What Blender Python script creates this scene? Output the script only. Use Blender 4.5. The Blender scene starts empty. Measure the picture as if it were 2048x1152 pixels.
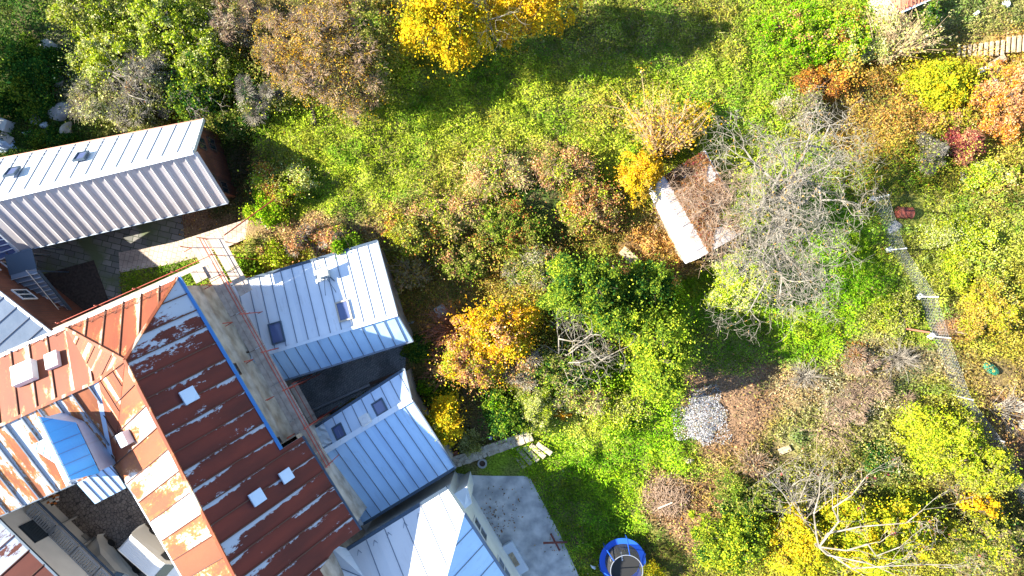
import bpy, math, random
import numpy as np
from mathutils import Vector, Matrix

SC = bpy.context.scene
COL = SC.collection
PI = math.pi
# ------------------------------------------------------------------ camera, sky, sun, exposure
F, H = 1384.0, 48.0
cam_d = bpy.data.cameras.new('camera'); cam = bpy.data.objects.new('camera', cam_d); COL.objects.link(cam)
cam.location = (0, 0, H); cam.rotation_euler = (0, 0, 0)
cam_d.sensor_width = 36; cam_d.lens = 36 * F / 2048; cam_d.clip_end = 2000; cam_d.clip_start = 0.1
SC.camera = cam
EL = math.radians(34)
world = bpy.data.worlds.new('World'); SC.world = world; world.use_nodes = True
wn = world.node_tree; bg = wn.nodes['Background']
sky = wn.nodes.new('ShaderNodeTexSky'); sky.sky_type = 'NISHITA'; sky.sun_disc = False
sky.sun_elevation = EL; sky.sun_rotation = math.radians(270); sky.altitude = 300
sky.air_density = 1.0; sky.dust_density = 0.4; sky.ozone_density = 2.0
wn.links.new(sky.outputs[0], bg.inputs[0]); bg.inputs[1].default_value = 0.092
sl = bpy.data.lights.new('sun', 'SUN'); sl.energy = 5.0; sl.angle = math.radians(0.5); sl.color = (1, 0.93, 0.80)
sun = bpy.data.objects.new('sun', sl); COL.objects.link(sun)
sun.rotation_euler = (0, -(PI / 2 - EL), 0)
SC.view_settings.view_transform = 'Standard'; SC.view_settings.look = 'None'
SC.view_settings.exposure = 2.0; SC.view_settings.gamma = 1
SC.cycles.max_bounces = 5; SC.cycles.diffuse_bounces = 2; SC.cycles.glossy_bounces = 2; SC.cycles.transmission_bounces = 3
SC.cycles.transparent_max_bounces = 4; SC.cycles.caustics_reflective = False; SC.cycles.caustics_refractive = False
SC.cycles.sample_clamp_indirect = 4

rs = np.random.RandomState(7)

# ------------------------------------------------------------------ noise and terrain
_NT = np.random.RandomState(3).rand(64, 64)
def vnoise(x, y, s):
    x = np.asarray(x) / s + 1000.0; y = np.asarray(y) / s + 1000.0
    xi = np.floor(x).astype(int); yi = np.floor(y).astype(int)
    fx = x - xi; fy = y - yi; fx = fx * fx * (3 - 2 * fx); fy = fy * fy * (3 - 2 * fy)
    a = _NT[xi % 64, yi % 64]; b = _NT[(xi + 1) % 64, yi % 64]; c = _NT[xi % 64, (yi + 1) % 64]; d = _NT[(xi + 1) % 64, (yi + 1) % 64]
    return (a * (1 - fx) + b * fx) * (1 - fy) + (c * (1 - fx) + d * fx) * fy
def fbm(x, y, s):
    return (vnoise(x, y, s) * .5 + vnoise(x + 17, y - 9, s * .5) * .3 + vnoise(x - 5, y + 31, s * .25) * .2)

def gx(px): return (px - 1024) * H / F
def gy(py): return (576 - py) * H / F
def inv(x, y): return 1024 + np.asarray(x) * F / H, 576 - np.asarray(y) * F / H      # ground point -> place on the plan
def sig(t): return 1 / (1 + np.exp(-np.clip(t, -30, 30)))
def inpoly(px, py, poly):
    px = np.asarray(px, float); py = np.asarray(py, float); r = np.zeros(np.broadcast(px, py).shape, bool)
    n = len(poly)
    for i in range(n):
        x0, y0 = poly[i]; x1, y1 = poly[(i + 1) % n]
        if y0 == y1: continue
        c = ((y0 > py) != (y1 > py)) & (px < (x1 - x0) * (py - y0) / (y1 - y0) + x0)
        r ^= c
    return r
def Gs(x, y):           # smooth terrain height: the garden stands on a bank above the yards
    p, q = inv(x, y)
    bank = sig((p - (505 - (q - 400) * .1)) / 7) * sig((500 - q) / 16)
    far = sig((p - 880) / 25) * sig((880 - q) / 25) * sig((q - 500) / 16)
    lawn = 1.9 * bank * (1 - .55 * sig((p - 1100) / 140))
    up = .75 * far
    return np.maximum(lawn, up)

PAVED = {
 'stone_paving': [(40, 470), (250, 420), (362, 415), (372, 492), (345, 512), (240, 542), (246, 625), (60, 625), (20, 560)],
 'garden_path': [(345, 486), (430, 462), (538, 436), (556, 462), (440, 500), (352, 527), (240, 545), (238, 505)],
 'cobbled_court': [(-60, 900), (420, 880), (520, 1300), (-60, 1300)],
 'sunken_yard': [(500, 700), (842, 640), (848, 735), (700, 800), (560, 900), (460, 860)],
 'concrete_yard': [(600, 1000), (760, 960), (912, 926), (1012, 898), (1058, 952), (1094, 1020), (1120, 1069), (1158, 1152), (1210, 1290), (560, 1290)],
}
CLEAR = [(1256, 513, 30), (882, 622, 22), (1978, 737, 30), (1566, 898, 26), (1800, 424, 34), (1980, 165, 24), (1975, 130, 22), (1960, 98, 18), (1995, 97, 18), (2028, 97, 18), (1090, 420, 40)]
BARE = [[(85, 545), (190, 520), (215, 600), (130, 640)], [(1362, 800), (1385, 780), (1430, 785), (1462, 820), (1455, 870), (1400, 885), (1368, 850)]]
def paved_mask(x, y):
    p, q = inv(x, y); m = np.zeros(np.shape(p), bool)
    for k in PAVED.values(): m |= inpoly(p, q, k)
    return m
def G(x, y):
    z = Gs(x, y); p, q = inv(x, y)
    wild = np.where((p > 470) & ~((p > 560) & (p < 1150) & (q > 690)), 1.0, 0.25) * np.where(paved_mask(x, y), 0, 1)
    return z + wild * ((fbm(x, y, 2.6) - .5) * .7 + (fbm(x + 9, y, .9) - .5) * .35)
def ground(px, py):     # the point of the terrain that the plan shows at px, py
    z = 0.0
    for _ in range(5):
        x = (px - 1024) * (H - z) / F; y = (576 - py) * (H - z) / F; z = float(G(x, y))
    return Vector((x, y, z))
def P(px, py, z): return Vector(((px - 1024) * (H - z) / F, (576 - py) * (H - z) / F, z))

# ------------------------------------------------------------------ materials
def nodes_of(m): return m.node_tree.nodes, m.node_tree.links
def mat(name, c, rough=.7, metal=0., spec=.4, var=.0, scale=3., bump=0., c2=None, mix_scale=None, detail=4.):
    m = bpy.data.materials.new(name); m.use_nodes = True; N, L = nodes_of(m); b = N['Principled BSDF']
    b.inputs['Base Color'].default_value = (*c, 1); b.inputs['Roughness'].default_value = rough
    b.inputs['Metallic'].default_value = metal; b.inputs['Specular IOR Level'].default_value = spec
    g = N.new('ShaderNodeNewGeometry')
    if c2 or var:
        n = N.new('ShaderNodeTexNoise'); n.inputs['Scale'].default_value = mix_scale or scale; n.inputs['Detail'].default_value = detail
        L.new(g.outputs['Position'], n.inputs['Vector'])
        r = N.new('ShaderNodeValToRGB')
        c2 = c2 or tuple(v * (1 - var) for v in c)
        r.color_ramp.elements[0].position = .35; r.color_ramp.elements[1].position = .65
        r.color_ramp.elements[0].color = (*c2, 1); r.color_ramp.elements[1].color = (*c, 1)
        L.new(n.outputs['Fac'], r.inputs[0]); L.new(r.outputs[0], b.inputs['Base Color'])
    if bump:
        n = N.new('ShaderNodeTexNoise'); n.inputs['Scale'].default_value = scale * 3; n.inputs['Detail'].default_value = 5
        L.new(g.outputs['Position'], n.inputs['Vector'])
        bm = N.new('ShaderNodeBump'); bm.inputs['Strength'].default_value = bump; bm.inputs['Distance'].default_value = .05
        L.new(n.outputs['Fac'], bm.inputs['Height']); L.new(bm.outputs[0], b.inputs['Normal'])
    return m

def leaf_mat(name, trans=.3):
    m = bpy.data.materials.new(name); m.use_nodes = True; N, L = nodes_of(m)
    for n in list(N): N.remove(n)
    o = N.new('ShaderNodeOutputMaterial'); a = N.new('ShaderNodeVertexColor'); a.layer_name = 'col'
    d = N.new('ShaderNodeBsdfDiffuse'); t = N.new('ShaderNodeBsdfTranslucent'); mx = N.new('ShaderNodeMixShader'); mx.inputs[0].default_value = trans
    L.new(a.outputs[0], d.inputs[0]); L.new(a.outputs[0], t.inputs[0]); L.new(d.outputs[0], mx.inputs[1]); L.new(t.outputs[0], mx.inputs[2]); L.new(mx.outputs[0], o.inputs[0])
    return m

def metal_roof(name, c, c2, rough=.42, metal=.25, stain=(.3, .28, .26), stain_amt=.25):
    m = bpy.data.materials.new(name); m.use_nodes = True; N, L = nodes_of(m); b = N['Principled BSDF']
    uv = N.new('ShaderNodeUVMap'); g = N.new('ShaderNodeNewGeometry')
    sep = N.new('ShaderNodeSeparateXYZ'); L.new(uv.outputs[0], sep.inputs[0])
    fl = N.new('ShaderNodeMath'); fl.operation = 'FLOOR'; L.new(sep.outputs[0], fl.inputs[0])
    wnz = N.new('ShaderNodeTexWhiteNoise'); wnz.noise_dimensions = '1D'; L.new(fl.outputs[0], wnz.inputs['W'])
    n1 = N.new('ShaderNodeTexNoise'); n1.inputs['Scale'].default_value = .55; n1.inputs['Detail'].default_value = 5; L.new(g.outputs[0], n1.inputs['Vector'])
    ad = N.new('ShaderNodeMath'); ad.operation = 'MULTIPLY_ADD'; L.new(wnz.outputs[0], ad.inputs[0]); ad.inputs[1].default_value = .3
    L.new(n1.outputs[0], ad.inputs[2])
    r = N.new('ShaderNodeValToRGB'); r.color_ramp.elements[0].position = .4; r.color_ramp.elements[1].position = .95
    r.color_ramp.elements[0].color = (*c2, 1); r.color_ramp.elements[1].color = (*c, 1); L.new(ad.outputs[0], r.inputs[0])
    n2 = N.new('ShaderNodeTexNoise'); n2.inputs['Scale'].default_value = 1.3; n2.inputs['Detail'].default_value = 8; n2.inputs['Roughness'].default_value = .7
    mp = N.new('ShaderNodeMapping'); mp.inputs['Scale'].default_value = (2.2, .5, 1); L.new(uv.outputs[0], mp.inputs[0]); L.new(mp.outputs[0], n2.inputs['Vector'])
    r2 = N.new('ShaderNodeValToRGB'); r2.color_ramp.elements[0].position = .55; r2.color_ramp.elements[1].position = .8
    r2.color_ramp.elements[0].color = (0, 0, 0, 1); r2.color_ramp.elements[1].color = (stain_amt * 2, ) * 3 + (1,); L.new(n2.outputs[0], r2.inputs[0])
    mx = N.new('ShaderNodeMixRGB'); L.new(r2.outputs[0], mx.inputs[0]); L.new(r.outputs[0], mx.inputs[1]); mx.inputs[2].default_value = (*stain, 1)
    L.new(mx.outputs[0], b.inputs['Base Color']); b.inputs['Roughness'].default_value = rough; b.inputs['Metallic'].default_value = metal
    bm = N.new('ShaderNodeBump'); bm.inputs['Strength'].default_value = .5; bm.inputs['Distance'].default_value = .10
    L.new(n1.outputs[0], bm.inputs['Height']); L.new(bm.outputs[0], b.inputs['Normal'])
    return m

def rust_roof(name, rust, rust2, paint, thr, strip_amt, sx=1.2, sy=.35, pitch=1., edge=.0, soft=.02, fine=.25, orange=None, bias=0.):
    """rusted sheet with flaking paint left in streaks; u counts metres along the eave, v up the slope"""
    m = bpy.data.materials.new(name); m.use_nodes = True; N, L = nodes_of(m); b = N['Principled BSDF']
    def math_(op, a, c=None, d=None):
        n = N.new('ShaderNodeMath'); n.operation = op
        for i, v in enumerate((a, c, d)):
            if v is None: continue
            if isinstance(v, (int, float)): n.inputs[i].default_value = v
            else: L.new(v, n.inputs[i])
        return n.outputs[0]
    uv = N.new('ShaderNodeUVMap'); sep = N.new('ShaderNodeSeparateXYZ'); L.new(uv.outputs[0], sep.inputs[0]); U, V = sep.outputs[0], sep.outputs[1]
    mp = N.new('ShaderNodeMapping'); mp.inputs['Scale'].default_value = (sx, sy, 1); L.new(uv.outputs[0], mp.inputs[0])
    n1 = N.new('ShaderNodeTexNoise'); n1.inputs['Scale'].default_value = 1.; n1.inputs['Detail'].default_value = 9; n1.inputs['Roughness'].default_value = .62; L.new(mp.outputs[0], n1.inputs['Vector'])
    mp2 = N.new('ShaderNodeMapping'); mp2.inputs['Scale'].default_value = (5, 2.2, 1); L.new(uv.outputs[0], mp2.inputs[0])
    n2 = N.new('ShaderNodeTexNoise'); n2.inputs['Scale'].default_value = 1.5; n2.inputs['Detail'].default_value = 6; n2.inputs['Roughness'].default_value = .7; L.new(mp2.outputs[0], n2.inputs['Vector'])
    st = math_('FLOOR', math_('DIVIDE', U, pitch)); wz = N.new('ShaderNodeTexWhiteNoise'); wz.noise_dimensions = '1D'; L.new(st, wz.inputs['W'])
    fr = math_('FRACT', math_('DIVIDE', U, pitch))                      # 0 at a seam
    ed = math_('MULTIPLY', math_('MAXIMUM', math_('SUBTRACT', 1., math_('MULTIPLY', fr, 3.2)), 0.), edge)
    s = math_('ADD', n1.outputs[0], math_('MULTIPLY', math_('SUBTRACT', n2.outputs[0], .5), fine))
    s = math_('ADD', s, math_('MULTIPLY', math_('SUBTRACT', wz.outputs[0], .5), strip_amt)); s = math_('ADD', s, ed)
    if bias: s = math_('ADD', s, math_('MULTIPLY', math_('MAXIMUM', math_('SUBTRACT', 1., math_('DIVIDE', U, 4.2)), 0.), bias))
    mr = N.new('ShaderNodeMapRange'); mr.inputs['From Min'].default_value = thr - soft; mr.inputs['From Max'].default_value = thr + soft; L.new(s, mr.inputs[0])
    n3 = N.new('ShaderNodeTexNoise'); n3.inputs['Scale'].default_value = .9; n3.inputs['Detail'].default_value = 6; L.new(mp.outputs[0], n3.inputs['Vector'])
    r = N.new('ShaderNodeValToRGB'); r.color_ramp.elements[0].position = .35; r.color_ramp.elements[1].position = .65
    r.color_ramp.elements[0].color = (*rust2, 1); r.color_ramp.elements[1].color = (*rust, 1)
    L.new(n3.outputs[0], r.inputs[0])
    colr = r.outputs[0]
    if orange:                                                         # bright fresh rust at the flaking margins
        mo = N.new('ShaderNodeMapRange'); mo.inputs['From Min'].default_value = thr - .09; mo.inputs['From Max'].default_value = thr; L.new(s, mo.inputs[0])
        mxo = N.new('ShaderNodeMixRGB'); L.new(mo.outputs[0], mxo.inputs[0]); L.new(colr, mxo.inputs[1]); mxo.inputs[2].default_value = (*orange, 1); colr = mxo.outputs[0]
    mx = N.new('ShaderNodeMixRGB'); L.new(mr.outputs[0], mx.inputs[0]); L.new(colr, mx.inputs[1]); mx.inputs[2].default_value = (*paint, 1)
    L.new(mx.outputs[0], b.inputs['Base Color']); b.inputs['Roughness'].default_value = .6; b.inputs['Specular IOR Level'].default_value = .3
    bm = N.new('ShaderNodeBump'); bm.inputs['Strength'].default_value = .4; bm.inputs['Distance'].default_value = .03
    L.new(s, bm.inputs['Height']); L.new(bm.outputs[0], b.inputs['Normal'])
    return m

def paving(name, kind, c, c2, joint, scale, w=.5, h=.25, rot=0., mort=.02, moss=None, patch=.5):
    m = bpy.data.materials.new(name); m.use_nodes = True; N, L = nodes_of(m); b = N['Principled BSDF']; b.inputs['Roughness'].default_value = .85
    g = N.new('ShaderNodeNewGeometry'); mp = N.new('ShaderNodeMapping'); mp.inputs['Rotation'].default_value[2] = rot; L.new(g.outputs[0], mp.inputs[0])
    nz = N.new('ShaderNodeTexNoise'); nz.inputs['Scale'].default_value = patch; nz.inputs['Detail'].default_value = 6; L.new(g.outputs[0], nz.inputs['Vector'])
    if kind == 'brick':
        t = N.new('ShaderNodeTexBrick'); t.inputs['Scale'].default_value = scale; t.inputs['Brick Width'].default_value = w; t.inputs['Row Height'].default_value = h
        t.inputs['Mortar Size'].default_value = mort; t.inputs['Color1'].default_value = (*c, 1); t.inputs['Color2'].default_value = (*c2, 1); t.inputs['Mortar'].default_value = (*joint, 1)
        t.squash = 1.4; t.squash_frequency = 3
        L.new(mp.outputs[0], t.inputs[0]); colr = t.outputs[0]; hgt = t.outputs[1]; inv_ = True
    else:
        t = N.new('ShaderNodeTexVoronoi'); t.inputs['Scale'].default_value = scale; L.new(mp.outputs[0], t.inputs[0])
        e = N.new('ShaderNodeTexVoronoi'); e.feature = 'DISTANCE_TO_EDGE'; e.inputs['Scale'].default_value = scale; L.new(mp.outputs[0], e.inputs[0])
        r = N.new('ShaderNodeValToRGB'); r.color_ramp.elements[0].color = (*c, 1); r.color_ramp.elements[1].color = (*c2, 1); L.new(t.outputs['Color'], r.inputs[0])
        mr = N.new('ShaderNodeMapRange'); mr.inputs['From Max'].default_value = .1; L.new(e.outputs[0], mr.inputs[0])
        mx = N.new('ShaderNodeMixRGB'); L.new(mr.outputs[0], mx.inputs[0]); mx.inputs[1].default_value = (*joint, 1); L.new(r.outputs[0], mx.inputs[2]); colr = mx.outputs[0]; hgt = mr.outputs[0]; inv_ = False
    r3 = N.new('ShaderNodeValToRGB'); r3.color_ramp.elements[0].position = .46; r3.color_ramp.elements[1].position = .62; L.new(nz.outputs[0], r3.inputs[0])
    m2 = N.new('ShaderNodeMixRGB'); L.new(r3.outputs[0], m2.inputs[0]); L.new(colr, m2.inputs[1]); 
    if moss: m2.inputs[2].default_value = (*moss, 1)
    else:
        m2.blend_type = 'MULTIPLY'; m2.inputs[2].default_value = (.6, .6, .6, 1)
    L.new(m2.outputs[0], b.inputs['Base Color'])
    bm = N.new('ShaderNodeBump'); bm.invert = inv_; bm.inputs['Strength'].default_value = .7; bm.inputs['Distance'].default_value = .03; L.new(hgt, bm.inputs['Height']); L.new(bm.outputs[0], b.inputs['Normal'])
    return m

LEAF = leaf_mat('leaf', .22); COVER = leaf_mat('ground_leaf', .25)
M = dict(
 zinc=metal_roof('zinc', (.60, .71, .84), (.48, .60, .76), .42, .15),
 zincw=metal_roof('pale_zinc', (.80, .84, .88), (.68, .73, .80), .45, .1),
 blue=metal_roof('sky_tinted_sheet', (.52, .74, .96), (.42, .62, .86), .42, .15, stain=(.25, .30, .36), stain_amt=.28),  # blue sky sheen of shaded slopes is put into this base colour
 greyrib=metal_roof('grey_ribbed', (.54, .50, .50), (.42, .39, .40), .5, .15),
 cobalt=metal_roof('cobalt_sheet', (.03, .42, .88), (.02, .34, .80), .35, .0, stain_amt=.05),
 slate=metal_roof('slate_sheet', (.26, .31, .38), (.18, .23, .30), .35, .3),
 seam=mat('dark_seam', (.16, .19, .25), .6, .2),  # dark for dirt and for the shadow line along each seam
 rustseam=mat('rust_seam', (.10, .045, .03), .8),
 rustshade=rust_roof('rust_east_shaded', (.165, .028, .016), (.09, .018, .012), (.42, .46, .54), .662, .10, .9, .30, 1.05, .21, fine=.38, bias=.36),  # shade put into the colour: darker rust, bluer paint than the sunlit slope
 rustlit=rust_roof('rust_west_lit', (.27, .075, .032), (.19, .05, .025), (.62, .58, .55), .60, .36, .5, .16, 1.25, .06, .035, .22, (.42, .14, .03)),  # sunlit copy: sun put into the colour as orange rust and warm paint
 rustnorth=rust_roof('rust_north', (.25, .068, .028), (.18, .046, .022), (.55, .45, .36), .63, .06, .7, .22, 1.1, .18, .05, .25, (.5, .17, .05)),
 rustsouth=rust_roof('rust_south', (.32, .11, .05), (.22, .08, .04), (.42, .46, .52), .55, .10, 1.5, .35, 1.0, .1, .02, .3, (.4, .2, .06)),  # white paint tinted blue because this slope lies in shade
 gutter_blue=mat('blue_gutter', (.06, .22, .50), .4, .1), gutter=mat('grey_gutter', (.20, .24, .30), .5, .3), pale_trim=mat('pale_trim', (.62, .66, .72), .45, .2),
 copper=mat('copper_gutter', (.42, .2, .14), .5, .2),
 plaster=mat('old_plaster', (.54, .48, .41), .9, var=.4, scale=1.2, bump=.8, c2=(.30, .25, .20), detail=9.),
 whitewall=mat('white_wall', (.72, .71, .68), .8, var=.12, scale=.8), cream=mat('cream_plaster', (.55, .51, .44), .8, var=.2, scale=.7),
 brick=paving('terracotta_brick', 'brick', (.20, .065, .032), (.16, .05, .025), (.09, .045, .03), 2., .6, .25),
 glass=mat('skylight_glass', (.10, .13, .26), .12, 0, .8), glassdark=mat('dark_glass', (.02, .03, .04), .1, 0, .8), frame=mat('dark_frame', (.06, .09, .13), .5, .2),
 framewood=mat('pale_frame', (.5, .42, .32), .6), vent=mat('vent_metal', (.5, .52, .5), .5, .3),
 plank=mat('scaffold_plank', (.50, .40, .32), .85, var=.35, scale=2.5, c2=(.34, .26, .21)), redtube=mat('red_tube', (.40, .07, .04), .5),
 bark=mat('bark', (.12, .09, .065), .9, var=.4, scale=4), greybark=mat('grey_bark', (.31, .28, .23), .85, c2=(.16, .135, .10), scale=3), palebark=mat('pale_bark', (.33, .29, .235), .8, c2=(.17, .145, .11), scale=2.),
 twig=mat('twig', (.32, .22, .15), .9), redtwig=mat('red_twig', (.30, .12, .07), .9), tantwig=mat('tan_twig', (.42, .30, .17), .9), lichen=mat('lichen', (.42, .24, .06), .9),
 black=mat('black_rubber', (.02, .02, .02), .7), net=mat('net', (.05, .05, .05), .8), pad=mat('blue_pad', (.02, .10, .55), .35), steel=mat('steel', (.5, .52, .55), .35, .6),
 vanwhite=mat('van_paint', (.80, .79, .75), .3, 0, .5), darkwood=mat('dark_wood', (.10, .06, .04), .85), oldwood=mat('old_wood', (.46, .36, .24), .9, c2=(.3, .23, .15), scale=5),
 stone=mat('rubble_stone', (.52, .45, .34), .95, c2=(.34, .28, .2), scale=2.5, bump=1.), rock=mat('rock', (.4, .38, .35), .95, c2=(.25, .24, .22), scale=2, bump=.8),
 concrete=mat('concrete', (.38, .37, .35), .9, var=.3, scale=1.), sack=mat('white_sack', (.5, .54, .58), .8), tile=mat('pink_tile', (.52, .2, .12), .8, c2=(.42, .15, .09), scale=6),
 tarp=mat('green_tarp', (.02, .22, .12), .5, bump=.8, c2=(.01, .14, .09), scale=3), drum=mat('rusty_drum', (.22, .05, .03), .7, c2=(.12, .04, .03)), wire=mat('wire', (.55, .55, .55), .5, .4),
 white=mat('matte_white', (.7, .7, .7), .6) )
M['whiteroof'] = metal_roof('white_sheet_roof', (.72, .72, .74), (.62, .64, .68), .45, .05, stain_amt=.12)

# ------------------------------------------------------------------ mesh helpers
BASE = {}
def tag(o, label=None, cat=None, group=None, kind=None):
    if label: o['label'] = label
    if cat: o['category'] = cat
    if group: o['group'] = group
    if kind: o['kind'] = kind
    return o
def thing(name, loc, label, cat, group=None):
    o = bpy.data.objects.new(name, None); COL.objects.link(o); o.location = loc; o.empty_display_size = .3
    BASE[o.name] = Vector(loc); return tag(o, label, cat, group)
def link(name, me, parent=None, loc=None):
    o = bpy.data.objects.new(name, me); COL.objects.link(o)
    if parent is not None:
        o.parent = parent; BASE[o.name] = BASE[parent.name]
    else:
        BASE[o.name] = Vector(loc) if loc is not None else Vector((0, 0, 0)); o.location = BASE[o.name]
    return o
class MB:
    def __init__(s): s.v = []; s.f = []; s.uv = []; s.mi = []; s.cur = 0
    def poly(s, pts, uvs=None):
        i = len(s.v); s.v += [tuple(p) for p in pts]; s.f.append(tuple(range(i, i + len(pts)))); s.uv.append(uvs or [(p[0], p[1]) for p in pts]); s.mi.append(s.cur)
    def prism(s, loop, d, uvs=None):            # loop extruded by vector d
        d = Vector(d); a = [Vector(p) for p in loop]; b = [p + d for p in a]
        s.poly(a, uvs); s.poly(b[::-1])
        for i in range(len(a)):
            j = (i + 1) % len(a); s.poly([a[i], a[j], b[j], b[i]])
    def box(s, c, sz, R=None):
        c = Vector(c); hx, hy, hz = [k / 2 for k in sz]
        pts = [Vector((x, y, z)) for z in (-hz, hz) for y in (-hy, hy) for x in (-hx, hx)]
        if R is not None: pts = [R @ p for p in pts]
        pts = [p + c for p in pts]
        for q in ((0, 2, 3, 1), (4, 5, 7, 6), (0, 1, 5, 4), (2, 6, 7, 3), (0, 4, 6, 2), (1, 3, 7, 5)): s.poly([pts[k] for k in q])
    def beam(s, a, b, w, h, up=(0, 0, 1)):
        a = Vector(a); b = Vector(b); d = b - a
        if d.length < 1e-4: return
        u = Vector(up); r = d.cross(u)
        if r.length < 1e-4: r = d.cross(Vector((1, 0, 0)))
        r.normalize(); u = r.cross(d).normalized(); r *= w / 2; u *= h / 2
        A = [a - r - u, a + r - u, a + r + u, a - r + u]; B = [p + d for p in A]
        s.poly(A[::-1]); s.poly(B)
        for i in range(4): j = (i + 1) % 4; s.poly([A[i], A[j], B[j], B[i]])
    def tube(s, a, b, r0, r1=None, n=8, cap=True):
        a = Vector(a); b = Vector(b); d = (b - a)
        if d.length < 1e-5: return
        r1 = r0 if r1 is None else r1; z = d.normalized(); x = z.orthogonal().normalized(); y = z.cross(x)
        A = [a + (x * math.cos(t) + y * math.sin(t)) * r0 for t in [2 * PI * k / n for k in range(n)]]
        B = [b + (x * math.cos(t) + y * math.sin(t)) * r1 for t in [2 * PI * k / n for k in range(n)]]
        for i in range(n): j = (i + 1) % n; s.poly([A[i], A[j], B[j], B[i]])
        if cap: s.poly(A[::-1]); s.poly(B)
    def ring(s, c, ro, ri, z0, z1, n=32):
        c = Vector(c)
        def q(r, t, z): return c + Vector((r * math.cos(t), r * math.sin(t), z))
        for k in range(n):
            t, u = 2 * PI * k / n, 2 * PI * (k + 1) / n
            s.poly([q(ro, t, z1), q(ro, u, z1), q(ri, u, z1), q(ri, t, z1)][::-1] if False else [q(ri, t, z1), q(ro, t, z1), q(ro, u, z1), q(ri, u, z1)])
            s.poly([q(ro, t, z0), q(ro, u, z0), q(ro, u, z1), q(ro, t, z1)]); s.poly([q(ri, u, z0), q(ri, t, z0), q(ri, t, z1), q(ri, u, z1)])
            s.poly([q(ri, u, z0), q(ro, u, z0), q(ro, t, z0), q(ri, t, z0)])
    def build(s, name, mats, parent=None, loc=None, smooth=False, bevel=0):
        if not isinstance(mats, (list, tuple)): mats = [mats]
        me = bpy.data.meshes.new(name); off = BASE[parent.name] if parent is not None else (Vector(loc) if loc is not None else Vector((0, 0, 0)))
        me.from_pydata([tuple(Vector(p) - off) for p in s.v], [], s.f)
        ul = me.uv_layers.new(name='UVMap'); flat = [c for u in s.uv for t in u for c in t]; ul.data.foreach_set('uv', flat)
        me.polygons.foreach_set('material_index', s.mi)
        for m in mats: me.materials.append(m)
        if smooth: me.polygons.foreach_set('use_smooth', [True] * len(s.f))
        me.update(); o = link(name, me, parent, loc)
        if bevel:
            import bmesh
            bm = bmesh.new(); bm.from_mesh(me); bmesh.ops.remove_doubles(bm, verts=bm.verts, dist=1e-4); bm.to_mesh(me); bm.free()
            b = o.modifiers.new('bevel', 'BEVEL'); b.width = bevel; b.segments = 2; b.limit_method = 'ANGLE'
        return o

def quads_mesh(name, V4, colors, material, parent=None, smooth=False):
    """V4: (n,4,3) world corners; colors (n,3)"""
    n = len(V4); off = np.array(BASE[parent.name]) if parent is not None else np.zeros(3)
    me = bpy.data.meshes.new(name); me.vertices.add(n * 4); me.vertices.foreach_set('co', (V4 - off).astype('f').ravel())
    me.loops.add(n * 4); me.loops.foreach_set('vertex_index', np.arange(n * 4, dtype='i'))
    me.polygons.add(n); me.polygons.foreach_set('loop_start', np.arange(0, n * 4, 4, dtype='i')); me.polygons.foreach_set('loop_total', np.full(n, 4, 'i'))
    if colors is not None:
        a = me.color_attributes.new('col', 'FLOAT_COLOR', 'POINT'); c = np.ones((n, 4, 4), 'f'); c[:, :, :3] = colors[:, None, :]; a.data.foreach_set('color', c.ravel())
    me.materials.append(material); me.update(calc_edges=True)
    return link(name, me, parent)
def segs_mesh(name, segs, material, parent=None, sides=5):
    """segs: list of (p0, p1, r0, r1)"""
    A = np.array([s[0] for s in segs], float); B = np.array([s[1] for s in segs], float); ra = np.array([s[2] for s in segs]); rb = np.array([s[3] for s in segs])
    d = B - A; d /= np.linalg.norm(d, axis=1)[:, None] + 1e-9
    ref = np.where(np.abs(d[:, 2:3]) > .9, np.array([[1., 0, 0]]), np.array([[0, 0, 1.]])); x = np.cross(d, ref); x /= np.linalg.norm(x, axis=1)[:, None]; y = np.cross(d, x)
    Q = []
    for k in range(sides):
        t, u = 2 * PI * k / sides, 2 * PI * (k + 1) / sides
        e = x * math.cos(t) + y * math.sin(t); f = x * math.cos(u) + y * math.sin(u)
        Q.append(np.stack([A + e * ra[:, None], A + f * ra[:, None], B + f * rb[:, None], B + e * rb[:, None]], 1))
    return quads_mesh(name, np.concatenate(Q), None, material, parent)

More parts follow.
